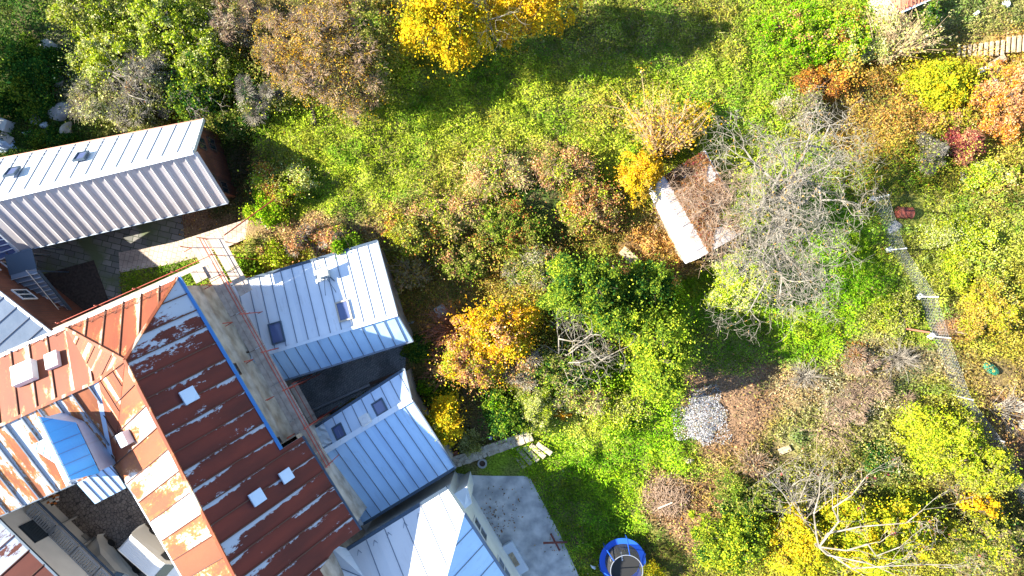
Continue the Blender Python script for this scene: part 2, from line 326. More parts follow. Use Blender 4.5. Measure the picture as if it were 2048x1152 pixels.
# palettes: leaf colours (linear); the dark one also stands in for shade
PAL = dict(
 lime=[(.36, .44, .02), (.27, .38, .018), (.46, .48, .04), (.18, .29, .015)], vivid=[(.15, .37, .008), (.22, .43, .008), (.10, .27, .008), (.29, .44, .012)],
 green=[(.13, .21, .02), (.19, .27, .025), (.08, .15, .015), (.24, .29, .03)], dark=[(.02, .075, .012), (.03, .10, .02), (.045, .12, .02)],
 olive=[(.26, .26, .05), (.19, .20, .04), (.36, .33, .10), (.13, .15, .03)], tan=[(.42, .30, .14), (.34, .26, .13), (.28, .25, .12), (.48, .36, .20)],
 salmon=[(.60, .31, .14), (.50, .23, .10), (.62, .42, .22), (.33, .16, .08)], rust=[(.36, .13, .03), (.42, .18, .04), (.24, .09, .03), (.3, .16, .06)],
 orange=[(.55, .24, .02), (.60, .30, .03), (.45, .15, .02), (.55, .36, .05)], yellow=[(.70, .47, .01), (.62, .42, .01), (.72, .52, .03), (.50, .38, .02)],
 gold=[(.66, .36, .01), (.58, .28, .01), (.70, .42, .02), (.45, .26, .02)], ylime=[(.42, .42, .02), (.34, .38, .02), (.52, .46, .03), (.24, .30, .02)],
 amber=[(.45, .30, .05), (.38, .28, .06), (.50, .34, .04), (.30, .25, .06)], maroon=[(.22, .04, .05), (.30, .08, .07), (.15, .03, .04)], red=[(.5, .08, .03), (.42, .1, .03)],
 greyl=[(.36, .32, .23), (.28, .26, .18), (.22, .22, .12), (.42, .38, .28)], pale=[(.50, .52, .18), (.42, .45, .12), (.33, .36, .09), (.56, .55, .28)], brown=[(.19, .11, .05), (.14, .08, .04), (.28, .16, .07)],
 litter=[(.46, .36, .20), (.42, .28, .13), (.36, .20, .08)], dirt=[(.24, .14, .08), (.18, .11, .065), (.30, .18, .10)], ash=[(.48, .48, .50), (.34, .34, .36), (.58, .58, .60)] )
PALN = list(PAL)
def pick(names_w, n, r):
    names = [a for a, _ in names_w]; w = np.array([b for _, b in names_w], float); w /= w.sum()
    idx = r.choice(len(names), n, p=w); out = np.zeros((n, 3))
    for k, nm in enumerate(names):
        m = idx == k; p = np.array(PAL[nm]); out[m] = p[r.randint(len(p), size=m.sum())]
    return out * (r.uniform(.75, 1.25, (n, 1))) * .95
def leaves(C, size, r, up=.6, asp=.62):
    """diamond leaves at centres C"""
    n = len(C); nr = r.normal(size=(n, 3)); nr /= np.linalg.norm(nr, axis=1)[:, None]; nr[:, 2] = np.abs(nr[:, 2]); nr[:, 2] += up; nr /= np.linalg.norm(nr, axis=1)[:, None]
    t = np.cross(nr, r.normal(size=(n, 3))); t /= np.linalg.norm(t, axis=1)[:, None] + 1e-9; b = np.cross(nr, t)
    s = (size * np.clip(np.exp(r.normal(size=n) * .3), .45, 1.6))[:, None] / 2
    return np.stack([C - t * s, C - b * s * asp + t * s * .1, C + t * s, C + b * s * asp + t * s * .1], 1)

# ------------------------------------------------------------------ ground, cover
ZONES = [  # cx, cy, rx, ry, strength, palettes
 (900, 300, 420, 150, 1.0, [('lime', 6), ('olive', 2), ('vivid', 1)]), (1280, 230, 220, 110, 1.2, [('lime', 6), ('vivid', 2), ('litter', 1.0)]),
 (1250, 70, 260, 70, 1.6, [('green', 5), ('lime', 2), ('litter', 1.6)]), (1560, 90, 110, 100, 1.4, [('vivid', 6), ('green', 2), ('lime', 3), ('salmon', 1)]),  # first zone: shaded grass, its shade put in as darker green
 (1650, 165, 60, 35, 2.5, [('orange', 4), ('rust', 3), ('olive', 1)]), (1770, 230, 90, 80, 1.6, [('rust', 4), ('orange', 2), ('green', 3), ('tan', 2)]),
 (1830, 330, 120, 90, 1.0, [('green', 5), ('rust', 2), ('vivid', 2)]), (1980, 330, 100, 90, 1.2, [('salmon', 2), ('lime', 4), ('rust', 2), ('olive', 2)]), (1990, 150, 80, 90, 1.5, [('salmon', 4), ('orange', 2), ('lime', 2)]),
 (1940, 40, 100, 40, 1.4, [('tan', 3), ('olive', 4), ('green', 3)]), (1880, 160, 80, 60, 1.2, [('ylime', 4), ('yellow', 2), ('olive', 2)]),
 (1000, 330, 140, 55, 1.5, [('salmon', 5), ('olive', 3), ('lime', 2)]), (900, 430, 140, 50, 1.3, [('salmon', 3), ('lime', 3), ('rust', 1.5), ('tan', 1.5)]), (650, 465, 120, 25, 2.2, [('salmon', 4), ('tan', 3), ('olive', 2)]),
 (1150, 430, 130, 70, 1.0, [('rust', 3), ('olive', 4), ('green', 3)]), (1210, 240, 70, 50, 1.0, [('salmon', 3), ('lime', 3), ('orange', 1)]), (1320, 490, 70, 55, 1.7, [('orange', 2), ('salmon', 3), ('olive', 2), ('rust', 2)]),
 (900, 560, 100, 70, 1.2, [('rust', 3), ('olive', 3), ('lime', 4), ('salmon', 3), ('orange', 1)]), (880, 640, 50, 50, 1.3, [('rust', 5), ('brown', 2), ('orange', 3)]), (1060, 640, 120, 80, .8, [('brown', 1), ('olive', 3), ('lime', 2), ('rust', 2)]),
 (1620, 590, 150, 130, 1.6, [('vivid', 8), ('lime', 2)]), (1500, 690, 90, 60, 1.2, [('vivid', 4), ('green', 3), ('dirt', 1)]), (1560, 680, 60, 60, 1.0, [('vivid', 5), ('lime', 4)]),
 (1500, 760, 80, 40, 1.8, [('dirt', 5), ('salmon', 3), ('vivid', 1)]), (1450, 840, 70, 70, 2.3, [('dirt', 5), ('salmon', 4), ('tan', 2)]), (1600, 770, 80, 45, 1.7, [('tan', 3), ('greyl', 3), ('salmon', 3), ('olive', 2)]),
 (1750, 730, 130, 50, 1.6, [('tan', 3), ('greyl', 4), ('olive', 4), ('brown', 2)]), (1680, 850, 160, 80, 1.4, [('olive', 5), ('tan', 2), ('green', 3), ('greyl', 2)]), (1580, 940, 120, 60, 1.3, [('olive', 5), ('green', 3), ('salmon', 1.5)]),
 (1790, 640, 90, 70, 1.1, [('lime', 4), ('olive', 4), ('vivid', 2)]), (1900, 520, 130, 130, 1.3, [('lime', 4), ('olive', 3), ('pale', 2), ('ylime', 2)]), (1980, 640, 100, 80, 1.6, [('amber', 5), ('olive', 2), ('ylime', 3)]), (1900, 640, 50, 30, 2., [('rust', 4), ('dirt', 3)]),
 (1960, 740, 90, 50, 1.5, [('brown', 2), ('amber', 3), ('tan', 2), ('olive', 2)]), (2010, 850, 60, 70, 1.6, [('brown', 3), ('dirt', 3), ('rust', 2)]), (1850, 830, 120, 60, 1.0, [('ylime', 4), ('olive', 3), ('tan', 2)]),
 (1230, 900, 170, 110, 1.5, [('vivid', 7), ('lime', 4)]), (1180, 850, 90, 60, 1.1, [('lime', 5), ('pale', 3)]), (1150, 1040, 90, 120, 1.4, [('vivid', 4), ('green', 5), ('dark', 2)]), (1340, 985, 60, 45, 2.4, [('dirt', 3), ('salmon', 4), ('brown', 3)]), (1400, 1020, 55, 60, 2., [('dirt', 4), ('salmon', 4), ('lime', 1)]), (1350, 880, 70, 40, 1.2, [('vivid', 5), ('lime', 2)]),
 (1250, 1000, 60, 50, 1.1, [('vivid', 6), ('lime', 3)]), (1330, 1110, 60, 60, 1.3, [('brown', 3), ('green', 4)]), (1500, 1060, 110, 90, 1., [('olive', 4), ('green', 4)]), (1700, 1080, 220, 90, .9, [('ylime', 4), ('olive', 3)]), (1980, 1050, 90, 110, 1.3, [('olive', 4), ('brown', 3), ('dark', 2)]),
 (1090, 410, 36, 40, 3.5, [('dark', 5), ('green', 1)]), (60, 180, 90, 160, 1.8, [('dark', 8), ('green', 2)]), (105, 140, 28, 70, 2.4, [('greyl', 3), ('dark', 2)]), (60, 310, 90, 40, 1.5, [('dark', 6), ('green', 3)]), (300, 120, 230, 160, .9, [('olive', 5), ('green', 3)]),  # dark palette paints shade into the middle gap and the top left scrub
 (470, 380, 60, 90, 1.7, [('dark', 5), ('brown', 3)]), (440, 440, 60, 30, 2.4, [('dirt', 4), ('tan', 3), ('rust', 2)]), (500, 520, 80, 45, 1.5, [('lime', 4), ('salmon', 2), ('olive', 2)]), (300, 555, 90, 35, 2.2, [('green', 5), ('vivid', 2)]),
 (145, 575, 60, 40, 4, [('brown', 8), ('dark', 1)]), (860, 760, 70, 90, 1.2, [('green', 3), ('brown', 3), ('rust', 1)]), (960, 860, 60, 40, 1.6, [('brown', 4), ('olive', 3)]), (650, 60, 160, 110, .8, [('brown', 3), ('olive', 3), ('amber', 1)]),
]
ZP = []
for z in ZONES:
    w = np.zeros(len(PALN))
    for a, b in z[5]: w[PALN.index(a)] = b
    ZP.append(w / w.sum())
ZP = np.array(ZP)
PMEAN = np.array([np.mean(PAL[k], 0) for k in PALN])
def zone_weights(x, y):
    p, q = inv(x, y); wob = 40
    p = p + (fbm(x, y, 3.) - .5) * wob * 2; q = q + (fbm(x + 50, y, 3.) - .5) * wob * 2
    W = np.stack([z[4] * np.exp(-(((p - z[0]) / z[2]) ** 2 + ((q - z[1]) / z[3]) ** 2) * 1.3) + 1e-6 for z in ZONES], -1) ** 2.2
    return W / W.sum(-1, keepdims=True)

ax = np.concatenate([np.linspace(-400, -50, 14)[:-1], np.arange(-50, 50.01, .22), np.linspace(50, 400, 14)[1:]])
ay = np.concatenate([np.linspace(-400, -32, 14)[:-1], np.arange(-32, 32.01, .22), np.linspace(32, 400, 14)[1:]])
XX, YY = np.meshgrid(ax, ay); ZZ = G(XX, YY) - np.where(paved_mask(XX, YY), .03, 0)
Pm = zone_weights(XX.ravel(), YY.ravel()) @ ZP
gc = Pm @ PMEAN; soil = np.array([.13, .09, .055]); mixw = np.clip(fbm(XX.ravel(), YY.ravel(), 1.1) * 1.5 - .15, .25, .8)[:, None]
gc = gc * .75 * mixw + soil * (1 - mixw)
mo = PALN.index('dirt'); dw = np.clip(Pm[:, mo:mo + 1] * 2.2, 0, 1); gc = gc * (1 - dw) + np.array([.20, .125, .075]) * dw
nx, ny = len(ax), len(ay)
me = bpy.data.meshes.new('ground'); me.vertices.add(nx * ny); me.vertices.foreach_set('co', np.stack([XX, YY, ZZ], -1).astype('f').ravel())
I = np.arange(nx * ny).reshape(ny, nx); Fq = np.stack([I[:-1, :-1], I[:-1, 1:], I[1:, 1:], I[1:, :-1]], -1).reshape(-1, 4)
me.loops.add(Fq.size); me.loops.foreach_set('vertex_index', Fq.ravel().astype('i')); me.polygons.add(len(Fq)); me.polygons.foreach_set('loop_start', np.arange(0, Fq.size, 4, dtype='i')); me.polygons.foreach_set('loop_total', np.full(len(Fq), 4, 'i'))
ca = me.color_attributes.new('col', 'FLOAT_COLOR', 'POINT'); ca.data.foreach_set('color', np.concatenate([gc, np.ones((len(gc), 1))], 1).astype('f').ravel())
gm = bpy.data.materials.new('soil'); gm.use_nodes = True; N, L = nodes_of(gm); b = N['Principled BSDF']; b.inputs['Roughness'].default_value = .95; b.inputs['Specular IOR Level'].default_value = .1
a = N.new('ShaderNodeVertexColor'); a.layer_name = 'col'; gg = N.new('ShaderNodeNewGeometry'); n1 = N.new('ShaderNodeTexNoise'); n1.inputs['Scale'].default_value = 9; n1.inputs['Detail'].default_value = 6; L.new(gg.outputs[0], n1.inputs['Vector'])
mr = N.new('ShaderNodeMapRange'); mr.inputs['From Min'].default_value = .3; mr.inputs['From Max'].default_value = .7; mr.inputs['To Min'].default_value = .4; mr.inputs['To Max'].default_value = 1.5; L.new(n1.outputs[0], mr.inputs[0])
mx = N.new('ShaderNodeVectorMath'); mx.operation = 'SCALE'; L.new(a.outputs[0], mx.inputs[0]); L.new(mr.outputs[0], mx.inputs['Scale']); L.new(mx.outputs[0], b.inputs['Base Color'])
bm_ = N.new('ShaderNodeBump'); bm_.inputs['Strength'].default_value = .8; bm_.inputs['Distance'].default_value = .08; L.new(n1.outputs[0], bm_.inputs['Height']); L.new(bm_.outputs[0], b.inputs['Normal'])
me.materials.append(gm); me.polygons.foreach_set('use_smooth', np.ones(len(Fq), bool)); me.update(calc_edges=True)
tag(link('ground', me), kind='structure')

# ground cover leaves (uncountable)
def cover(name, n, size, zr, keep, seed, up=.25, override=None, asp=.62, clump=0):
    r = np.random.RandomState(seed); x = r.uniform(-40, 40, n); y = r.uniform(-24, 24, n)
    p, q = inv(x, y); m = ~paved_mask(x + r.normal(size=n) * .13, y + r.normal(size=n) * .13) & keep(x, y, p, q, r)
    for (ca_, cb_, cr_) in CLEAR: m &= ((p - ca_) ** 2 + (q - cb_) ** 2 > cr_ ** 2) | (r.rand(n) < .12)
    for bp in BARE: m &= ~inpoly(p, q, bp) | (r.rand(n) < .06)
    x, y = x[m], y[m]; k = len(x)
    if override is None:
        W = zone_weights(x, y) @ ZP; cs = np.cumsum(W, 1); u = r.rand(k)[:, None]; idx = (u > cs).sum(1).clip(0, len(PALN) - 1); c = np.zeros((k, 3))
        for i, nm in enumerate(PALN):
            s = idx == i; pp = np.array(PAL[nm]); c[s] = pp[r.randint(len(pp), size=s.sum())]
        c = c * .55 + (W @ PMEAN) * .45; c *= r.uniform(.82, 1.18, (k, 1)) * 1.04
        pt = fbm(x * .8 + 7, y * 1.3, 1.9); c *= (.42 + 1.25 * fbm(x, y, 1.0))[:, None]  # same noise as the leaf height: hollows are painted darker, like shade
        dry = np.clip((pt - .56) * 6, 0, 1) * (r.rand(k) < .75); c = c * (1 - dry[:, None] * .55) + c.sum(1)[:, None] * np.array([.54, .44, .06]) * dry[:, None] * .55
        wet = np.clip((.42 - pt) * 7, 0, 1); c = c * (1 - wet[:, None] * np.array([.45, .25, .3]))
    else: c = pick(override, k, r)
    z = G(x, y) + r.uniform(0, 1, k) ** 1.3 * zr * (.25 + 1.6 * np.clip(fbm(x, y, 1.0) * 1.8 - .45, 0, 1)) + .02
    o = quads_mesh(name, leaves(np.stack([x, y, z], 1), size, r, up, asp), c, COVER)
    return o
def k_dirt(x, y, p, q, r):
    W = zone_weights(x, y) @ ZP; d = W[:, PALN.index('dirt')] + W[:, PALN.index('brown')] * .7
    return r.rand(len(x)) > np.clip(d * 1.6, 0, .93)
tag(cover('ground_cover', 900000, .115, .38, k_dirt, 11), 'low leafy ground cover of grass, ivy and brambles carpeting the garden', 'ground cover', kind='stuff')
tag(cover('fallen_leaves', 26000, .12, .02, lambda x, y, p, q, r: ((vnoise(x, y, 3.) > .35) & (p > 380)), 12, 2.0, [('litter', 3), ('salmon', 2), ('orange', 1.2), ('brown', 2)]), 'dry fallen leaves lying loose over the garden ground', 'fallen leaves', kind='stuff')
SCRUB = [[(760, 400), (900, 380), (1100, 300), (1250, 330), (1290, 450), (1330, 540), (1400, 640), (1380, 760), (1240, 860), (1100, 830), (1060, 780), (900, 760), (840, 660), (840, 520), (790, 440)],
 [(1700, 150), (2120, 50), (2120, 420), (1860, 420), (1760, 330)], [(1900, 430), (2120, 430), (2120, 1230), (1500, 1230), (1420, 1060), (1500, 960), (1620, 930), (1700, 800), (1850, 760), (1885, 600)],
 [(150, -60), (830, -60), (840, 200), (620, 240), (430, 240), (220, 250), (160, 150)], [(1560, 20), (1760, 20), (1760, 200), (1600, 200)]]
def k_scrub(x, y, p, q, r):
    m = np.zeros(len(x), bool); pw, qw = p + (vnoise(x, y, 2.) - .5) * 60, q + (vnoise(x + 40, y, 2.) - .5) * 60
    for k in SCRUB: m |= inpoly(pw, qw, k)
    return m & (r.rand(len(x)) < np.clip((vnoise(x, y, 1.7) - .25) * 2.2, 0, 1))
tag(cover('undergrowth', 820000, .12, 1.9, k_scrub, 14, .1), 'tangled brambles and scrub filling the ground between the trees', 'undergrowth', kind='stuff')
r = np.random.RandomState(88); yx, yy = r.uniform(-12, 8, 9000), r.uniform(-22, -11, 9000); yp, yq = inv(yx, yy)
ym = inpoly(yp, yq, PAVED['concrete_yard']) & (r.rand(9000) < np.clip((vnoise(yx, yy, 1.6) - .62) * 1.6 + .015, 0, .5))
tag(quads_mesh('yard_leaves', leaves(np.stack([yx, yy, .03 + r.rand(9000) * .03], 1)[ym], .11, r, 2.), pick([('rust', 2), ('brown', 4), ('tan', 2)], int(ym.sum()), r), COVER), 'dry leaves blown into the corners of the concrete yard', 'yard leaves', kind='stuff')
def k_tall(x, y, p, q, r): return (vnoise(x, y, 1.4) > .52) & (p > 500) & ~((p > 560) & (p < 1130) & (q > 690)) & ~((p > 1370) & (p < 1500) & (q > 690) & (q < 880))
tag(cover('tall_grass', 210000, .42, .5, k_tall, 13, -.1, None, .11), 'tall rough grass and weeds standing in tufts across the garden', 'tall grass', kind='stuff')

# ------------------------------------------------------------------ paving sheets
SURF = dict(
 stone_paving=paving('stone_slabs', 'brick', (.20, .19, .17), (.10, .10, .09), (.03, .04, .02), 1.35, .9, .55, math.radians(14), .03, (.09, .11, .05), .5),  # slabs darkened to stand in for the shade over this courtyard
 garden_path=paving('path_pavers', 'brick', (.46, .38, .31), (.40, .32, .26), (.22, .17, .13), 1.6, .62, .5, math.radians(-76), .02, None, .4),
 cobbled_court=paving('cobbles', 'voronoi', (.16, .13, .11), (.27, .22, .18), (.03, .03, .025), 4.2, patch=.5),
 sunken_yard=paving('dark_setts', 'brick', (.40, .41, .41), (.28, .29, .29), (.12, .13, .12), 3., .5, .3, math.radians(25), .04, None, .6),
 concrete_yard=mat('yard_concrete', (.58, .56, .53), .9, c2=(.30, .30, .30), mix_scale=1.1, scale=1.5, bump=.3, detail=9.))
for k, poly in PAVED.items():
    mb = MB(); z = {'garden_path': .035, 'stone_paving': .02, 'cobbled_court': .01, 'sunken_yard': .015, 'concrete_yard': .01}[k]
    if k == 'garden_path':   # the path climbs with the bank
        pts = [Vector((gx(a), gy(b_), max(float(Gs(gx(a), gy(b_))), 0) + z + .01)) for a, b_ in poly]
        mb.prism(pts, (0, 0, -.12))
    else: mb.poly([Vector((gx(a), gy(b_), z)) for a, b_ in poly])
    o = mb.build(k, SURF[k]); tag(o, kind='structure')

mb = MB(); mb.poly([Vector((gx(a), gy(b_), .03)) for a, b_ in ((88, 548), (188, 520), (222, 612), (120, 648))]); tag(mb.build('soil_bed', mat('dark_soil', (.06, .045, .035), .95, c2=(.03, .022, .018), scale=3, bump=1., mix_scale=6)), kind='structure')
# ------------------------------------------------------------------ roof builder
class Plane:
    def __init__(s, a, b, c): s.o = Vector(a); s.n = (Vector(b) - s.o).cross(Vector(c) - s.o).normalized(); s.n = s.n if s.n.z > 0 else -s.n
    def at(s, px, py):      # the roof point that the plan shows at px, py
        e = Vector((0, 0, H)); d = P(px, py, 0) - e; t = (s.o - e).dot(s.n) / d.dot(s.n); return e + d * t
    def z(s, x, y): return s.o.z - (s.n.x * (x - s.o.x) + s.n.y * (y - s.o.y)) / s.n.z
def roof_face(mb, pts, eave, pitch, rib=(.05, .06), thick=.12, off=0., seam_mi=1, cross=None, saw=0, phase=0.):
    """pts: 3D loop; eave: (i, j) indices of the eave edge; ribs run up the slope"""
    pts = [Vector(p) for p in pts]; n = Vector((0, 0, 0))
    for i in range(len(pts)): n += pts[i].cross(pts[(i + 1) % len(pts)])
    n.normalize(); 
    if n.z < 0: n = -n
    o = pts[eave[0]]; u = (pts[eave[1]] - o).normalized(); v = n.cross(u).normalized()
    c = sum(pts, Vector()) / len(pts)
    if (c - o).dot(v) < 0: v = -v
    q = [((p - o).dot(u), (p - o).dot(v)) for p in pts]
    loop = pts if True else pts
    area = sum(q[i][0] * q[(i + 1) % len(q)][1] - q[(i + 1) % len(q)][0] * q[i][1] for i in range(len(q)))
    cr = u.cross(v).dot(n)
    order = list(range(len(pts)))
    if area * cr < 0: order = order[::-1]
    mb.cur = 0
    def cut(uu):
        r_ = []
        for i in range(len(q)):
            j = (i + 1) % len(q); a, b_ = q[i], q[j]
            if (a[0] - uu) * (b_[0] - uu) < 0: t = (uu - a[0]) / (b_[0] - a[0]); r_.append((a[1] + (b_[1] - a[1]) * t, pts[i].lerp(pts[j], t)))
        return sorted(r_, key=lambda k_: k_[0])
    if len(pts) == 4:
        lo, hi = min(a for a, _ in q), max(a for a, _ in q)
        br = sorted(set([round(a, 4) for a, _ in q] + [k_ * pitch + phase for k_ in range(math.floor(lo / pitch), math.ceil(hi / pitch) + 1) if lo < k_ * pitch + phase < hi]))
        for ua, ub in zip(br[:-1], br[1:]):
            if ub - ua < .01: continue
            A_, B_ = cut(ua + .002), cut(ub - .002)
            if len(A_) < 2 or len(B_) < 2: continue
            L4 = [A_[0][1], B_[0][1], B_[-1][1], A_[-1][1]]; U4 = [(ua + .002, A_[0][0]), (ub - .002, B_[0][0]), (ub - .002, B_[-1][0]), (ua + .002, A_[-1][0])]
            if cr < 0: L4, U4 = L4[::-1], U4[::-1]
            mb.prism(L4, -n * thick, U4)
    else: mb.prism([pts[k] for k in order], -n * thick, [q[k] for k in order])
    us = [a for a, _ in q]; k = math.floor(min(us) / pitch)
    while k * pitch < max(us):
        for uu, w, hh in ([(k * pitch + phase, rib[0], rib[1])]):
            ts = []
            for i in range(len(q)):
                a, b_ = q[i], q[(i + 1) % len(q)]
                if (a[0] - uu) * (b_[0] - uu) < 0: ts.append(a[1] + (b_[1] - a[1]) * (uu - a[0]) / (b_[0] - a[0]))
            ts.sort()
            for i in range(0, len(ts) - 1, 2):
                if ts[i + 1] - ts[i] < .1: continue
                A = o + u * uu + v * (ts[i] + .02); B = o + u * uu + v * (ts[i + 1] - .02)
                if len(pts) == 4: ct = cut(uu); A, B = ct[0][1].lerp(ct[-1][1], .004), ct[-1][1].lerp(ct[0][1], .004)
                mb.cur = seam_mi; mb.beam(A + n * (hh / 2 - .01), B + n * (hh / 2 - .01), w, hh, n)
                if saw:      # trapezoid fold beside each seam
                    mb.cur = 0; s2 = u * (pitch * .42)
                    a0, b0 = A + n * .012, B + n * .012
                    mb.prism([a0, b0, b0 + s2 * .5 + n * saw, a0 + s2 * .5 + n * saw], -n * .01); mb.prism([a0 + s2 * .5 + n * saw, b0 + s2 * .5 + n * saw, b0 + s2, a0 + s2], -n * .01)
        k += 1
    mb.cur = 0
    return o, u, v, n
def on_plane_box(mb, pl, px, py, w, l, h, ang_u, lift=0.):
    """box lying on a roof plane; ang_u = world direction of its width"""
    c = pl.at(px, py); u = Vector(ang_u); u = (u - pl.n * u.dot(pl.n)).normalized(); v = pl.n.cross(u)
    R = Matrix((u, v, pl.n)).transposed(); mb.box(c + pl.n * (h / 2 + lift), (w, l, h), R); return c, u, v, R
def skylight(parent, pl, px, py, w, l, u, glass='glass', fm='frame', label=None):
    c = pl.at(px, py); u = Vector(u); u = (u - pl.n * u.dot(pl.n)).normalized(); v = pl.n.cross(u).normalized(); n = pl.n
    mb = MB(); t = .09; hgt = .14
    for s in (-1, 1):
        mb.beam(c + u * s * (w / 2 - t / 2) - v * l / 2 + n * hgt / 2, c + u * s * (w / 2 - t / 2) + v * l / 2 + n * hgt / 2, t, hgt, n)
        mb.beam(c + v * s * (l / 2 - t / 2) - u * (w / 2 - t) + n * hgt / 2, c + v * s * (l / 2 - t / 2) + u * (w / 2 - t) + n * hgt / 2, t, hgt * .96, n)
    o = mb.build('skylight', M[fm], parent)
    g = MB(); R = Matrix((u, v, n)).transposed(); g.box(c + n * .07, (w - 2 * t + .01, l - 2 * t + .01, .03), R); g.build('pane', M[glass], o)
    return o
def gutter(parent, pts, r, m, name='gutter', up=0.):
    mb = MB()
    for a, b_ in zip(pts[:-1], pts[1:]): mb.beam(Vector(a) + Vector((0, 0, up)), Vector(b_) + Vector((0, 0, up)), r * 2, r * 1.6)
    return mb.build(name, m, parent)
def walls(parent, loop, m, z0=-.3, name='wall'):
    """loop: top points of the wall, in order"""
    mb = MB(); L_ = [Vector(p) for p in loop]
    s = 0
    for i in range(len(L_)):
        a, b_ = L_[i], L_[(i + 1) % len(L_)]; l = (b_ - a).length
        mb.poly([(a.x, a.y, z0), (b_.x, b_.y, z0), b_, a], [(s, z0), (s + l, z0), (s + l, b_.z), (s, a.z)]); s += l
    return mb.build(name, m, parent)
def shrink(pts, d, dz=-.16):
    """pull roof loop points inward by d (m) for the wall top"""
    c = sum([Vector(p) for p in pts], Vector()) / len(pts); out = []
    for p in pts:
        p = Vector(p); h = Vector((c.x - p.x, c.y - p.y, 0)); l = h.length; q = p + h * (d / max(l, .1)); out.append(Vector((q.x, q.y, p.z + dz - d * .2)))
    return out
def window(parent, c, u, n, w, h, bars=True, fm='white'):
    c = Vector(c); u = Vector(u).normalized(); n = Vector(n).normalized(); z = Vector((0, 0, 1)); R = Matrix((u, n, z)).transposed()
    f = MB(); t = .07
    for s in (-1, 1): f.box(c + u * s * (w / 2), (t, .1, h + t), R); f.box(c + z * s * (h / 2), (w - t, .1, t), R)
    if bars: f.box(c, (t, .08, h - t), R)
    o = f.build('window', M[fm], parent); g = MB(); g.box(c - n * .01, (w - t, .04, h - t), R); g.build('pane', M['glassdark'], o); return o

# ================================================================== BUILDINGS
Z1 = Vector((0, 0, 1))
def hdir(a, b_):
    d = Vector(b_) - Vector(a); d.z = 0; return d.normalized()
# ---- long grey ribbed-roof house, upper left
ze, zr_ = 3.2, 6.4
LR0, LR1 = P(-62, 412, zr_), P(387, 304, zr_); LU0, LU1 = P(-22, 322, ze), P(407, 239, ze); LL0, LL1 = P(38, 502, ze), P(455, 405, ze)
T = thing('long_house', (LR0.x * .5 + LR1.x * .5, LR0.y * .5 + LR1.y * .5, 0), 'long narrow house under a pale grey ribbed metal gable roof with two skylights, upper left', 'house', 'houses around the yards')
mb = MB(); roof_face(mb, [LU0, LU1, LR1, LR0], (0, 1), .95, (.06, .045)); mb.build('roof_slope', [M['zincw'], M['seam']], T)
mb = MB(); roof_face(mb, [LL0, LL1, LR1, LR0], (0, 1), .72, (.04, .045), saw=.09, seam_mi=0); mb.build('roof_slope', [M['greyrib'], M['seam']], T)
mb = MB(); mb.beam(LR0 + Z1 * .06, LR1 + Z1 * .06, .34, .08); mb.build('ridge_cap', M['pale_trim'], T)
for a, b_ in ((LU1, LR1), (LL1, LR1), (LL0, LR0)): mb = MB(); mb.beam(a - Z1 * .04, b_ - Z1 * .04, .08, .22); mb.build('verge_trim', M['pale_trim'], T)
gutter(T, [LL0, LL1], .08, M['gutter'], up=-.08); gutter(T, [LU0, LU1], .08, M['copper'], up=-.06)
wl = shrink([LU0, LU1, LR1, LL1, LL0, LR0], .45); dn = (wl[1] - wl[3]).normalized(); dn.z = 0; wl[3] += dn * .75; wl[4] += dn * .75; walls(T, wl, M['brick'])
plU = Plane(LU0, LU1, LR1)
for px, py in ((163, 314), (25, 345)): skylight(T, plU, px, py, .75, 1.0, LU1 - LU0, 'glass', 'vent_metal' if False else 'frame')
wl = shrink([LU0, LU1, LR1, LL1, LL0, LR0], .45); u = hdir(wl[1], wl[3]); nn = Vector((u.y, -u.x, 0)); nn = nn if nn.x > 0 else -nn
mid = (wl[1] + wl[3]) / 2
for t_, z_ in ((-1.5, 1.9), (1.5, 1.9), (-1.2, 3.6), (1.2, 3.6)): window(T, Vector((mid.x, mid.y, z_)) + u * t_ + nn * .03, u, nn, .8, 1.0, fm='darkwood')  # dark frames, like the darkened brick, imitate shade on this gable
mb = MB()                                                             # snow rail along the upper eave
for d in (.35, .75):
    a, b_ = LU0.lerp(LR0, d / 4) + Z1 * .16, LU1.lerp(LR1, d / 4) + Z1 * .16; mb.beam(a, LU0.lerp(LU1, .72) + (LR1 - LU1) * (d / 4) + Z1 * .16, .035, .035)
mb.build('snow_rail', M['seam'], T)

# ---- terracotta house, far left, dark slate-blue sheet roof
tz = 6.0
B0, B1, B2, B3 = P(-330, 330, tz), P(104, 668, tz), P(-30, 760, tz + 1.6), P(-470, 450, tz + 1.6)
T = thing('terracotta_house', (-36, -1, 0), 'terracotta walled house with a grey-blue sheet metal roof at the left edge', 'house', 'houses around the yards')
mb = MB(); roof_face(mb, [B0, B1, B2, B3], (0, 1), 1.0, (.05, .06)); mb.build('roof', [M['slate'], M['seam']], T)
gutter(T, [B0, B1], .09, M['pale_trim'], up=-.05)
wl = shrink([B0, B1, B2, B3], .35); walls(T, wl, M['brick'])
u = hdir(wl[0], wl[1]); nn = Vector((-u.y, u.x, 0)); nn = nn if nn.y > 0 else -nn
for pz in (3.9, 1.6):
    for k in (3.6, 6.6, 9.6): c = wl[1] - u * k; window(T, Vector((c.x, c.y, pz)) + nn * .03, u, nn, .9, 1.3)

